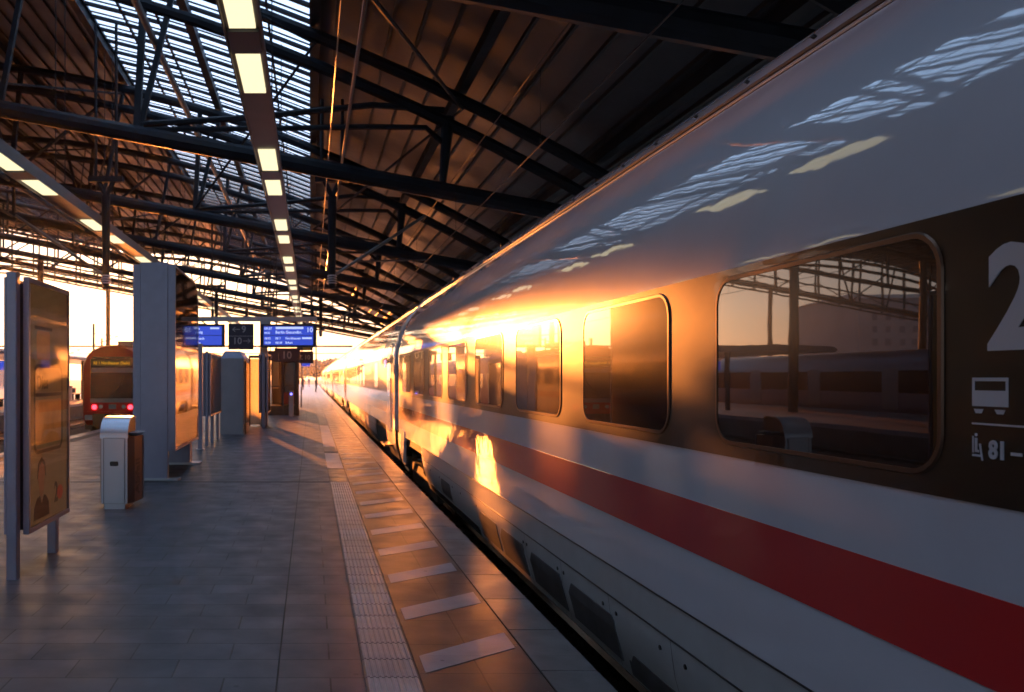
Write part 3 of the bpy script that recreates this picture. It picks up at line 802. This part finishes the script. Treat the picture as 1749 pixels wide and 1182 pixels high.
pil = cabinet('pillar_display', 'broad blue-grey pillar display with curved top and glossy glass beside the bin', -2.93, -2.27, 13.6, 16.4, .48, 3.58,
              [(-.02, .10), (2.45, .30)], 'dark_poster', pw=.46, roundtop=True, plates=True)
cabinet('timetable_case', 'slim timetable case on thin posts between the pillar display and the grey box', -2.66, -2.50, 20.3, 22.7, .74, 2.32,
        [(0.0, .08), (1.1, .08), (2.3, .08)], 'dark_poster', pw=.08)
t = thing('sign_post', 'single slim grey post just right of the pillar display', 'post', (-2.62, 19.4, 0))
MB().bbox(-.055, .055, -.04, .04, 0, 2.5, .01).build('post', 'alu', t); MB().bbox(-.10, .10, -.10, .10, .002, .02, .02).build('base_plate', 'inox', t)

# ------------------------------------------------------------------ litter bin
bn = thing('litter_bin', 'stainless steel litter bin with a curved hood standing before the pillar display', 'bin', (-2.535, 10.58, 0))
pts = [(-.165, 0), (.165, 0), (.225, .16), (.265, .50), (.24, .56), (-.30, .56), (-.27, .5), (-.22, .16)]
MB().prism(pts, .07, .93).build('body', 'inox_warm', bn)
MB().bbox(-.14, .14, .01, .5, 0, .07).build('plinth', 'inox', bn)
fd = MB(); fd.box(-.168, .168, -.012, -.001, .075, .93).build('front_frame', 'inox', bn)
dr = MB(); dr.bbox(-.13, .13, -.020, -.013, .085, .915, .002); dr = dr.build('front_door', 'inox', bn)
gv = MB()
for x in (-.136, .136): gv.box(x - .003, x + .003, -.0145, -.012, .08, .92)
gv.box(-.13, .13, -.0145, -.012, .917, .922); gv.build('door_gap', 'black', bn)
hp = rrect(-.055, .055, .56, .62, .016, 4)
h = MB(); h.add([(a, -.0225, c) for a, c in hp] + [(a, -.02, c) for a, c in hp], [tuple(range(len(hp)))] + [(i, (i + 1) % len(hp), len(hp) + (i + 1) % len(hp), len(hp) + i) for i in range(len(hp))])
h.build('door_lock', 'black', dr)
# curved hood
hd = MB(); arc = [(-.02 + .26 * (1 - math.cos(R(90 * i / 10))), .93 + .25 * math.sin(R(90 * i / 10))) for i in range(11)] + [(.40, 1.19), (.50, 1.17)]
vs = []
for y, z in arc: vs += [(-.185, y, z), (.175, y, z)]
fs = [(2 * i, 2 * i + 1, 2 * i + 3, 2 * i + 2) for i in range(len(arc) - 1)]
vs2 = [(x, y + .006, z - .014) for x, y, z in vs]
hd.add(vs, fs); hd.add(vs2, [tuple(reversed(f)) for f in fs]); 
for i in range(len(arc) - 1):
    for k in (0, 1): hd.add([vs[2 * i + k], vs[2 * i + 2 + k], vs2[2 * i + 2 + k], vs2[2 * i + k]], [(0, 1, 2, 3)])
hd.build('hood', 'inox', bn, smooth='auto')
sd = MB(); poly = [(0.0, .93)] + [(y + .012, z - .02) for y, z in arc[1:]] + [(.5, .93)]
sd.extr(poly, -.178, -.172); sd.extr([(a, c) for a, c in poly if True], .155, .161); sd.build('hood_side', 'black', bn)
a_ = MB()
n = 20; vs = [(.23 + .11 * math.cos(2 * PI * i / n), .24 + .20 * math.sin(2 * PI * i / n), .985) for i in range(n)]
vs2 = [(.21 + .07 * math.cos(2 * PI * i / n), .24 + .14 * math.sin(2 * PI * i / n), .94) for i in range(n)]
a_.add(vs + vs2, [tuple(range(n)), tuple(range(2 * n - 1, n - 1, -1))] + [(i, (i + 1) % n, n + (i + 1) % n, n + i) for i in range(n)])
a_.build('ashtray', 'inox', bn, smooth='auto')
p0 = Vector((.225, .16, 0)); p1 = Vector((.265, .50, 0)); dd = (p1 - p0).normalized(); nn = Vector((dd.y, -dd.x, 0))
text_mb('Abfall', .21, frame_mx(p0 + dd * .19 + nn * .003 + Vector((0, 0, .16)), (0, 0, 1), (-dd.x, -dd.y, 0)), .006, .001).build('lettering', 'black', bn)
e = MB(); e.tube((.27, .505, .08), (.27, .505, .93), .012, 6); e.build('corner_trim', 'inox', bn)

# ------------------------------------------------------------------ grey machine, slatted panel, board ends
mc = thing('ticket_machine', 'plain grey metal box with chamfered top standing behind the timetable case', 'machine', (-2.36, 24.5, 0))
MB().bbox(-.36, .36, 0, 2.1, 0, 2.28, .03).build('body', 'grey_paint', mc)
b = MB(); b.add([(-.36, 0, 2.28), (.36, 0, 2.28), (.36, 2.1, 2.28), (-.36, 2.1, 2.28), (-.22, .1, 2.50), (.22, .1, 2.50), (.22, 2.0, 2.50), (-.22, 2.0, 2.50)],
      [(4, 5, 6, 7), (0, 1, 5, 4), (1, 2, 6, 5), (2, 3, 7, 6), (3, 0, 4, 7)]); b.build('top_cap', 'alu', mc)
MB().box(.362, .372, .15, 1.95, .3, 2.15).build('side_screen', 'dark_poster', mc)
MB().tube((.40, .02, 0.02), (.40, .02, 2.2), .03, 8).build('corner_rail', 'inox_warm', mc)
sp = thing('slatted_screen', 'narrow glowing slatted screen lit from behind by the sun', 'screen', (-1.93, 28.7, 0))
b = MB(); z = .05
while z < 2.35:
    b.add([(-.20, 0, z), (.20, 0, z), (.20, .02, z + .05), (-.20, .02, z + .05), (.20, .0, z + .062), (-.20, .0, z + .062)], [(0, 1, 2, 3), (3, 2, 4, 5)]); z += .07
b.build('translucent_sheet', 'backlit', sp)
b = MB(); z = .105
while z < 2.4: b.box(-.20, .20, -.03, -.005, z, z + .014); z += .07
b.build('slats', 'alu_dark', sp)
for x in (-.22, .22): MB().bbox(x - .03, x + .03, -.05, .06, 0, 2.45, .005).build('post', 'inox_warm', sp)
MB().bbox(-.25, .25, -.05, .06, 2.38, 2.48, .01).build('top_rail', 'alu_dark', sp)
cabinet('notice_board', 'dark notice board seen edge-on just right of the slatted screen', -1.74, -1.46, 27.6, 29.3, .5, 2.5, [(.0, .10), (1.5, .10)], 'dark_poster', pw=.12)

# ------------------------------------------------------------------ sign gantry
gt = thing('sign_gantry', 'grey steel gantry beam across the platform carrying the blue departure screens', 'gantry', (0, 30, 0))
b = MB(); b.bbox(-4.9, .22, -.12, .12, 3.76, 3.92, .02); b.bbox(-4.9, -4.7, -.12, .12, 3.92, 4.15, .02); b.build('beam', 'grey_paint', gt)
for x in (-4.3, -1.72): MB().bbox(x - .14, x + .14, -.14, .14, 0, 3.76, .02).build('post', 'grey_paint', gt)
for x in (-2.35, -1.35, .05, -3.6):
    c = MB(); c.tube((x, 0, 3.92), (x, 0, 4.2), .06, 8); c.tube((x, 0, 4.2), (x, 0, chord(x)), .02, 6); c.build('hanger', 'steel', gt)
ds_group = 'blue departure screens'
def departure(xl, xr, label, lines, num, numx):
    t = thing('departure_screen', label, 'screen', ((xl + xr) / 2, 29.72, 0), 0, ds_group)
    w_ = (xr - xl) / 2
    MB().bbox(-w_, w_, 0, .22, 2.80, 3.64, .01).build('casing', 'sign_dark', t)
    MB().box(-w_ + .12, w_ - .10, -.006, -.001, 3.24, 3.56).build('screen', 'blue_screen', t)
    MB().box(-w_ + .12, w_ - .10, -.006, -.001, 2.88, 3.22).build('screen', 'blue_screen', t)
    b = MB()
    for (x0, x1, z0, z1) in lines[0]: b.box(x0, x1, -.010, -.0065, z0, z1)
    for (s, x, z, sz) in lines[1]:
        tb = text_mb(s, sz, frame_mx((x, -.009, z), (1, 0, 0), (0, 0, 1)), .003, .001); b.add(tb.v, tb.f)
    if num: tb = text_mb(num, .24, frame_mx((numx, -.009, 3.35), (1, 0, 0), (0, 0, 1)), .004, .001); b.add(tb.v, tb.f)
    b.build('screen_text', 'screen_text', t)
    for x in (-w_ + .3, w_ - .3): MB().bbox(x - .06, x + .06, .05, .17, 3.64, 3.76).build('bracket', 'grey_paint', t)
departure(-1.83, .18, 'blue departure screen reading 10, hung nearest the white train',
          ([(-.45, .55, 3.46, 3.54), (.50, .86, 3.10, 3.16)],
           [('09:37', -.86, 3.44, .12), ('09:52', -.86, 3.29, .09), ('Berlin Gesundbr.', -.46, 3.30, .14), ('10:12', -.86, 3.09, .10), ('10:30', -.86, 2.93, .10),
            ('RE 7', -.46, 3.09, .10), ('RB 59', -.46, 2.93, .10), ('Nordhausen', -.10, 3.09, .11), ('Erfurt', -.10, 2.93, .11)]), '10', .66)
departure(-4.62, -3.13, 'blue departure screen partly hidden behind the pillar display, its platform number hidden',
          ([(.22, .55, 3.46, 3.52)], [('Halle', -.38, 3.44, .11), ('Leipzig', -.38, 3.31, .12), ('Eisenach', -.40, 3.08, .12), ('Gotha', -.40, 2.92, .11)]), None, 0)
t = thing('platform_sign', 'dark platform sign with arrows to 9 and 10 between the two blue screens', 'sign', (-2.5, 29.75, 0))
MB().bbox(-.50, .42, 0, .12, 2.72, 3.66, .01).build('panel', 'sign_dark', t)
b = MB()
for s, x, z in (('9', -.02, 3.34), ('10', -.34, 2.92)):
    tb = text_mb(s, .34, frame_mx((x, -.004, z), (1, 0, 0), (0, 0, 1)), .004, .001); b.add(tb.v, tb.f)
for x0, x1, z, s in ((-.34, -.08, 3.45, -1), (.04, .30, 3.03, 1)):
    b.box(x0, x1, -.006, -.002, z - .012, z + .012); xt = x0 if s < 0 else x1
    b.bar((xt, -.004, z), (xt - s * .09, -.004, z + .08), .004, .025); b.bar((xt, -.004, z), (xt - s * .09, -.004, z - .08), .004, .025)
b.build('sign_text', 'sign_text', t)
MB().box(-.5, .42, -.003, -.001, 3.20, 3.215).build('dividing_line', 'sign_text', t)
# smaller signs below / beyond
def small_sign(x, y, z, w_, h_, label, txt, m='sign_dark', tm='sign_text', ts=.3, tx=None):
    t = thing('hanging_sign', label, 'sign', (x, y, z))
    MB().bbox(-w_ / 2, w_ / 2, 0, .12, 0, h_, .01).build('panel', m, t)
    tb = text_mb(txt, ts, frame_mx((-w_ / 2 + .06 if tx is None else tx, -.004, (h_ - ts * .7) / 2), (1, 0, 0), (0, 0, 1)), .004, .001)
    tb.build('sign_text', tm, t)
    b = MB(); b.tube((-w_ / 2 + .1, .06, h_), (-w_ / 2 + .1, .06, chord(x) - z), .018, 6); b.tube((w_ / 2 - .1, .06, h_), (w_ / 2 - .1, .06, chord(x) - z), .018, 6)
    b.build('hanger', 'steel', t); return t
small_sign(-1.05, 36.5, 2.40, 1.15, .62, 'dark sign reading 10 below the right blue screen', '  10', ts=.46)
small_sign(-.27, 41, 2.42, .80, .60, 'small dark sign reading Z 10 under a yellow panel near the train', 'Z 10', ts=.30)
t = thing('hanging_sign', 'yellow sign panel above the small dark Z 10 sign', 'sign', (-.25, 40.9, 3.06))
MB().bbox(-.45, .35, 0, .12, 0, .30, .01).build('panel', 'sign_dark', t); MB().box(-.15, .25, -.005, -.001, .06, .26).build('yellow_field', 'yellow', t)
small_sign(-1.45, 31.5, 2.35, .42, .3, 'small dark sign with a 0 just left of the dark 10 sign', '0', ts=.22)
small_sign(-.38, 62, 2.55, .62, .3, 'tiny blue sign far down the platform below the Z 10 sign', ' ', m='blue_screen')

# ------------------------------------------------------------------ glazed stair / kiosk with railings
kk = thing('stair_enclosure', 'dark glazed stair enclosure under the blue screens with posters inside', 'stair enclosure', (-1.28, 37.2, 0))
for x in (-.62, .0, .60):
    for y in (0, 3.2, 6.4): MB().bbox(x - .05, x + .05, y - .05, y + .05, 0, 2.75, .008).build('frame_post', 'alu_dark', kk)
MB().bbox(-.70, .68, -.1, 6.5, 2.75, 2.92, .02).build('roof_slab', 'alu_dark', kk)
MB().box(-.60, .58, -.02, 6.4, 0, .42).build('plinth', 'black', kk)
MB().box(-.57, .55, 0.0, .012, .42, 2.75).build('front_glass', 'cabinet_glass', kk)
MB().box(.60, .612, .05, 6.35, .42, 2.75).build('side_glass', 'cabinet_glass', kk)
MB().box(-.57, .55, -.03, -.02, 1.28, 1.32).build('glazing_bar', 'alu_dark', kk)
MB().box(-.55, .50, 2.6, 2.7, .42, 2.75).build('inner_wall', 'under', kk)
MB().box(-.48, -.20, .5, .55, 1.2, 2.45).build('lit_poster', 'cream', kk); MB().box(.0, .5, 1.5, 1.55, .45, 1.0).build('red_panel', 'red_goods', kk)
MB().tube((-.02, .3, 2.5), (-.02, .3, 2.56), .05, 8).build('ceiling_spot', 'lamp_white', kk)
pp = thing('lift_post', 'dark steel post with a rounded orange top right of the stair enclosure', 'post', (-.62, 36.9, 0))
MB().tube((0, 0, 0), (0, 0, 2.6), .09, 12).build('post', 'inox_warm', pp, smooth='auto')
b = MB(); b.tube((0, 0, 2.6), (0, 0, 2.95), .16, 12, .12); b.build('cap', 'orange', pp, smooth='auto')
def hoop(x, y, label, lamp=False):
    t = thing('handrail_hoop', label, 'handrail', (x, y, 0), 0, 'steel handrail hoops')
    pts = [(0, 0, 0), (0, 0, 1.0), (0, .12, 1.14), (0, .35, 1.2), (0, 1.3, 1.2), (0, 1.5, 1.12), (0, 1.6, 1.0), (0, 1.6, 0)]
    MB().path(pts, .028, 8).build('rail', 'inox', t, smooth='auto')
    MB().tube((0, 0, .6), (0, 1.6, .6), .02, 6).build('mid_rail', 'inox', t)
hoop(-.72, 38.5, 'steel handrail hoop nearest the stair enclosure'); hoop(-.55, 46, 'steel handrail hoop farther along the platform')
hoop(-.60, 52, 'farthest small steel handrail hoop beyond the others')
t = thing('ticket_validator', 'slim grey ticket validator with a small blue light in front of the railings', 'validator', (-.86, 36.0, 0))
MB().bbox(-.11, .11, -.08, .10, 0, 1.12, .03).build('body', 'grey_paint', t); MB().tube((0, -.09, .98), (0, -.075, .98), .05, 10).build('blue_light', 'blue_lamp', t)

# ------------------------------------------------------------------ people far down the platform
def person(x, y, label, m, rz=0, s=1.0):
    nodes = {'pelvis': (0, 0, .95), 'chest': (0, 0, 1.32), 'neck': (0, 0, 1.50), 'head': (0, .01, 1.60), 'crown': (0, .01, 1.70),
             'sl': (-.19, 0, 1.42), 'el': (-.25, .03, 1.13), 'hl': (-.24, -.06, .86), 'sr': (.19, 0, 1.42), 'er': (.25, .02, 1.13), 'hr': (.25, -.04, .86),
             'kl': (-.10, -.06, .50), 'al': (-.11, .02, .08), 'tl': (-.11, -.14, .03), 'kr': (.10, .06, .50), 'ar': (.11, .16, .09), 'tr': (.11, .02, .03)}
    rad = {'pelvis': .15, 'chest': .17, 'neck': .06, 'head': .095, 'crown': .07, 'sl': .07, 'el': .05, 'hl': .035, 'sr': .07, 'er': .05, 'hr': .035,
           'kl': .07, 'al': .045, 'tl': .04, 'kr': .07, 'ar': .045, 'tr': .04}
    ed = [('pelvis', 'chest'), ('chest', 'neck'), ('neck', 'head'), ('head', 'crown'), ('chest', 'sl'), ('sl', 'el'), ('el', 'hl'), ('chest', 'sr'), ('sr', 'er'), ('er', 'hr'),
          ('pelvis', 'kl'), ('kl', 'al'), ('al', 'tl'), ('pelvis', 'kr'), ('kr', 'ar'), ('ar', 'tr')]
    ks = list(nodes); me = bpy.data.meshes.new('person'); me.from_pydata([nodes[k] for k in ks], [(ks.index(a), ks.index(c)) for a, c in ed], [])
    o = bpy.data.objects.new('person', me); COL.objects.link(o)
    sk = o.modifiers.new('skin', 'SKIN')
    for i, k in enumerate(ks):
        sv = me.skin_vertices[0].data[i]; sv.radius = (rad[k], rad[k] * .8); sv.use_root = (k == 'pelvis')
    ss = o.modifiers.new('sub', 'SUBSURF'); ss.levels = 1; ss.render_levels = 1
    me.materials.append(M[m]); o.location = (x, y, 0); o.rotation_euler = (0, 0, rz); o.scale = (s, s, s)
    return tag(o, label, 'person', 'people far down the platform')
person(-1.05, 112, 'dark silhouette of a person standing at the far end of the platform', 'cloth_dark', .3)
person(-.35, 150, 'tiny person in blue walking beyond the dark standing figure', 'cloth_blue', 2.6)
person(.62, 96, 'dark silhouette of a person at the platform edge beside the far carriages', 'cloth_dark', 1.2)

# ------------------------------------------------------------------ red regional train on the left track
rt = thing('regional_train', 'red regional train with lit red tail lamps on the left track', 'train', (-8.62, 35.6, 0))
W = 1.36
rp = [(-W + .16, -.36), (-W + .03, -.1), (-W, .3), (-W, 2.0), (-W + .05, 2.35), (-W + .20, 2.68), (-W + .45, 2.93), (-W + .80, 3.07), (-.25, 3.13), (0, 3.14)]
rp = rp + [(-x, z) for x, z in reversed(rp[:-1])]
def nose(y, s, dz=0): return [(x * s, y, z * (1 if z < 1 else 1 - (1 - s) * .35) + dz) for x, z in rp]
b = MB(); n = len(rp); vs = nose(0, .93) + nose(.12, .975) + nose(.4, 1.0) + nose(70, 1.0)
fs = [tuple(range(n))] + [(j * n + i, j * n + (i + 1) % n, (j + 1) * n + (i + 1) % n, (j + 1) * n + i) for j in range(3) for i in range(n)] + [tuple(range(3 * n, 4 * n))]
b.add(vs, fs).build('body', 'redpaint', rt, smooth='auto')
def front_poly(name, pts, m, y=-.012, parent=None, th=.05):
    return MB().extr(pts, y, y + th, 'y').build(name, m, parent or rt)
front_poly('windscreen', rrect(-.95, .95, .62, 2.62, .18), 'windscreen')
front_poly('screen_lower_trim', [(-.95, .62), (.95, .62), (.97, .80), (-.97, .80)], 'rtgrey', -.02)
front_poly('sun_blind', [(-.90, 1.92), (.90, 1.92), (.90, 2.12), (-.90, 2.12)], 'rtgrey', -.02)
dd_ = MB().box(-.9, .9, -.02, 0, 2.20, 2.50).build('destination_display', 'black', rt)
text_mb('RE 1 Nordhausen (Saale)', .17, frame_mx((-.82, -.024, 2.28), (1, 0, 0), (0, 0, 1)), .004, .001, sx=.92).build('destination_text', 'amber', dd_)
for s in (-1, 1):
    MB().tube((s * .78, -.05, .42), (s * .78, .02, .42), .105, 16).build('tail_light', 'tail', rt)
    MB().tube((s * .50, -.05, .44), (s * .50, .02, .44), .085, 16).build('head_light', 'head', rt)
front_poly('number_plate', rrect(-.16, .16, .34, .54, .02), 'rtgrey', -.02)
front_poly('bumper_beam', [(-1.15, .14), (1.15, .14), (1.10, .24), (-1.10, .24)], 'redpaint', -.10, th=.15)
front_poly('coupler_recess', [(-.85, -.42), (.85, -.42), (.85, .13), (-.85, .13)], 'black', -.03)
MB().bbox(-.16, .16, -.35, 0, -.35, -.1).build('coupler', 'under', rt)
for s in (-1, 1):
    a, c = sorted((s * .87, s * 1.2)); MB().box(a, c, -.035, .1, -.14, .08).build('buffer_panel', 'mark', rt)
    MB().bbox(a, c, .0, .4, -.55, -.15).build('plough', 'black', rt)
MB().box(-1.1, 1.1, .5, 69, -.72, -.36).build('underframe', 'under', rt)
for k in range(14):
    for s in (-1, 1):
        a, c = sorted((s * W, s * (W + .006))); y = 2.4 + 4.8 * k
        MB().box(a, c, y, y + 3.4, 1.05, 1.95).build('side_window', 'windscreen', rt)
MB().bbox(-.5, .5, 3, 6, 3.18, 3.42, .1).build('roof_unit', 'rtgrey', rt); MB().bbox(.1, .7, .9, 1.6, 3.1, 3.32, .05).build('horn_box', 'rtgrey', rt)

wp = MB(); wp.bar((-.1, -.03, .85), (.45, -.03, 1.55), .02, .02); wp.bar((.38, -.035, 1.35), (.50, -.035, 1.80), .02, .02); wp.build('wiper', 'black', rt)
wh = MB()
for s in (-1, 1): wh.path([(s * .35, -.05, .1), (s * .38, -.16, -.1), (s * .30, -.14, -.3)], .025, 6)
wh.build('brake_hose', 'black', rt)
# unseen train added beyond the opposite platform to fill the big window's reflection
pk = thing('reflection_filler_train', 'blue-grey carriages added out of view to fill the reflection in the big train window', 'train', (-27, 8, 0))
b = MB(); n = len(rp); b.add([(x, 0, z) for x, z in rp] + [(x, 52, z) for x, z in rp], [tuple(range(n)), tuple(range(n, 2 * n))] + [(i, (i + 1) % n, n + (i + 1) % n, n + i) for i in range(n)])
b.build('body', 'alu', pk, smooth='auto')
MB().box(W - .01, W + .006, .3, 51.7, .95, 2.05).build('window_band', 'windscreen', pk)
MB().box(-1.1, 1.1, .5, 51, -.80, -.36).build('underframe', 'under', pk)
for k in range(8): MB().box(W, W + .012, 1.5 + 6.3 * k, 2.7 + 6.3 * k, .1, 2.2).build('door', 'grey_paint', pk)
# ------------------------------------------------------------------ opposite platform furniture
cp = thing('platform_canopy', 'low grey canopy on posts over the opposite platform at far left', 'canopy', (-19, 0, 0))
b = MB(); arcp = [(-2.9, 2.95), (-3.0, 3.08), (-2.8, 3.22), (0, 3.35), (2.8, 3.22), (3.0, 3.08), (2.9, 2.95), (0, 3.05)]
b.extr(arcp, 40, 96, 'y'); b.build('canopy_roof', 'canopy', cp)
for k in range(5):
    MB().tube((-.9 if k % 2 else .9, 43 + 11 * k, 0), (-.9 if k % 2 else .9, 43 + 11 * k, 3.1), .13, 10).build('canopy_post', 'steel', cp)
for i, (x, y) in enumerate(((-17.4, 50), (-17.2, 58), (-17.0, 67), (-17.3, 82), (-16.9, 95))):
    t = thing('waste_bin', ['grey bin on the opposite platform nearest the left picture edge', 'grey bin on the opposite platform seen left of the red train',
              'second grey bin left of the red train', 'distant grey bin behind the red train', 'most distant grey bin behind the red train'][i], 'bin', (x, y, 0), 0, 'bins on the opposite platform')
    MB().bbox(-.25, .25, -.25, .25, .08, 1.0, .06).build('body', 'grey_paint', t); MB().bbox(-.28, .28, -.28, .28, 1.0, 1.1, .06).build('lid', 'steel', t)
for i, y in enumerate((46, 62, 78)):
    t = thing('platform_bench', ['bench on the opposite platform beside the left picture edge', 'bench under the canopy left of the red train', 'farthest bench under the canopy'][i], 'bench', (-18.2, y, 0), 0, 'benches on the opposite platform')
    MB().box(-.25, .25, 0, 2.2, .42, .47).build('seat', 'steel', t); MB().box(-.28, -.22, 0, 2.2, .5, .9).build('backrest', 'steel', t)
    for yy in (.2, 1.9): MB().box(-.2, .2, yy, yy + .08, 0, .42).build('leg', 'steel', t)
t = thing('hanging_sign', 'blue platform sign under the opposite canopy at the left picture edge', 'sign', (-16.6, 42.5, 2.1)); MB().bbox(-.9, .9, 0, .15, 0, .45).build('panel', 'blue_screen', t)
MB().box(-.8, -.76, .05, .1, .45, 1.0).build('hanger', 'steel', t); MB().box(.76, .8, .05, .1, .45, 1.0).build('hanger', 'steel', t)

t = thing('sun_blocker_tower', 'brick tower with a lower wing, added unseen behind the pillar display to block the sun', 'building', (-22.1, 105, -.9))  # unseen tower, added to keep the sun off the near carriage and platform
MB().box(0, 2.45, 0, 2, 0, 14.5).build('blocker_wall', 'brick', t)
MB().box(2.45, 3.2, .3, 2, 0, 10.9).build('blocker_wing', 'brick', t)
MB().bbox(-.15, 2.6, -.15, 2.15, 14.5, 14.8, .02).build('roof', 'under', t)
for k in range(4): MB().box(.4, 1.5, -.03, .02, 2 + 3.1 * k, 3.6 + 3.1 * k).build('window', 'bldg_glass', t)
# ------------------------------------------------------------------ beyond the hall: masts, trees, buildings
def mast(x, y, h, label, arm):
    t = thing('overhead_line_mast', label, 'mast', (x, y, -.9), 0, 'steel masts beyond the train shed')
    MB().bbox(-.13, .13, -.13, .13, 0, h, .02).build('mast', 'steel', t)
    b = MB(); b.tube((0, 0, h - 1.2), (arm, 0, h - 1.6), .05, 6); b.tube((0, 0, h - 2.6), (arm, 0, h - 1.6), .05, 6); b.build('arm', 'steel', t)
mast(-26.5, 100, 9.2, 'steel mast beyond the shed, rising just left of the red train roof', 3)
mast(-30.6, 120, 8.4, 'thinner steel mast above the red train roof', 3)
mast(-34.5, 112, 8.0, 'steel mast between the advert display and the red train', 3)
mast(.95, 150, 13.2, 'tall dark mast at the far end beside the white train', 2)
mast(-1.9, 170, 9.0, 'short mast at the far end left of the tall dark mast', -2)
b = MB(); b.bar((-60, 118, 6.2), (6, 118, 6.2), .2, .25); b.bar((-60, 118, 5.2), (6, 118, 5.2), .1, .1)
gp = b.build('signal_bridge', 'steel'); tag(gp, 'thin horizontal signal bridge across the tracks beyond the shed', 'signal bridge')
def tree(x, y, h, r, label):
    t = thing('tree', label, 'tree', (x, y, -.9), 0, 'trees beyond the station')
    MB().tube((0, 0, 0), (0, 0, h * .6), .28, 8, .12).build('trunk', 'under', t)
    b = MB(); rnd = random.Random(int(x * 7 + y))
    for k in range(1100):
        a = rnd.uniform(0, 2 * PI); u = rnd.uniform(-1, 1); q = rnd.random() ** .45
        rr = r * q * (1 + .25 * math.sin(3 * a + x)); c = Vector((rr * math.cos(a) * math.sqrt(1 - u * u), rr * math.sin(a) * math.sqrt(1 - u * u), h * .62 + h * .36 * u * q))
        s = rnd.uniform(.4, .9); d = Vector((rnd.uniform(-1, 1), rnd.uniform(-1, 1), rnd.uniform(-1, 1))).normalized(); e = d.orthogonal().normalized()
        b.add([c + d * s, c + e * s * .7, c - d * s, c - e * s * .7], [(0, 1, 2, 3)])
    b.build('crown', 'foliage', t)
for i, (x, y, h, r) in enumerate(((2.5, 330, 10, 6), (9, 310, 10, 6), (-5, 345, 9, 6), (-13, 360, 10, 5), (20, 340, 14, 7), (-52, 350, 8, 5), (-62, 340, 9, 5), (-120, 330, 9, 6))):
    tree(x, y, h, r, ['tree at the far end of the platform behind the tall mast', 'tree behind the far end of the white train', 'tree on the horizon left of the platform end', 'low tree on the horizon behind the signs',
                      'tall tree hidden beyond the white train', 'low tree on the horizon behind the pillar display', 'low tree on the horizon left of the pillar display', 'distant tree at the far left horizon'][i])
def building(x0, x1, y0, y1, h, label, chim=0):
    t = thing('building', label, 'building', (x0, y0, -.9), 0, 'distant buildings')
    MB().box(0, x1 - x0, 0, y1 - y0, 0, h).build('wall', 'bldg', t)
    w_ = x1 - x0
    rf = MB().add([(-.3, -.3, h), (w_ + .3, -.3, h), (w_ + .3, y1 - y0 + .3, h), (-.3, y1 - y0 + .3, h), (w_ * .1, (y1 - y0) / 2, h + 2.2), (w_ * .9, (y1 - y0) / 2, h + 2.2)],
                  [(0, 1, 5, 4), (2, 3, 4, 5), (1, 2, 5), (3, 0, 4), (0, 3, 2, 1)]).build('roof', 'under', t)
    for i in range(chim): MB().box(w_ * (.2 + .2 * i), w_ * (.2 + .2 * i) + .8, 2, 2.8, h + .5, h + 3.8).build('chimney', 'bldg', rf)
    nx = int(w_ / 3.2); nz = int(h / 3.2)
    for i in range(nx):
        for k in range(nz): MB().box(1 + 3.2 * i, 2.3 + 3.2 * i, -.04, 0, 1.2 + 3.1 * k, 2.8 + 3.1 * k).build('window', 'bldg_glass', t)
building(-140, -112, 260, 280, 9, 'dark building with chimneys at the far left edge behind the canopy', 4)
building(-104, -84, 250, 270, 6, 'low building behind the advert display at left')
building(-190, -130, 200, 225, 22, 'large dark building outside the left edge of the picture')

# ------------------------------------------------------------------ air
hz = bpy.data.materials.new('haze'); hz.use_nodes = True; hn = hz.node_tree; hn.nodes.clear()
ho = hn.nodes.new('ShaderNodeOutputMaterial'); hv = hn.nodes.new('ShaderNodeVolumePrincipled')
hv.inputs['Color'].default_value = (.9, .9, .92, 1); hv.inputs['Density'].default_value = .00018; hv.inputs['Anisotropy'].default_value = .75
hn.links.new(hv.outputs[0], ho.inputs['Volume'])
tag(MB().box(-510, 510, -310, 910, -2.3, 17.5).build('haze', hz), kind='stuff')
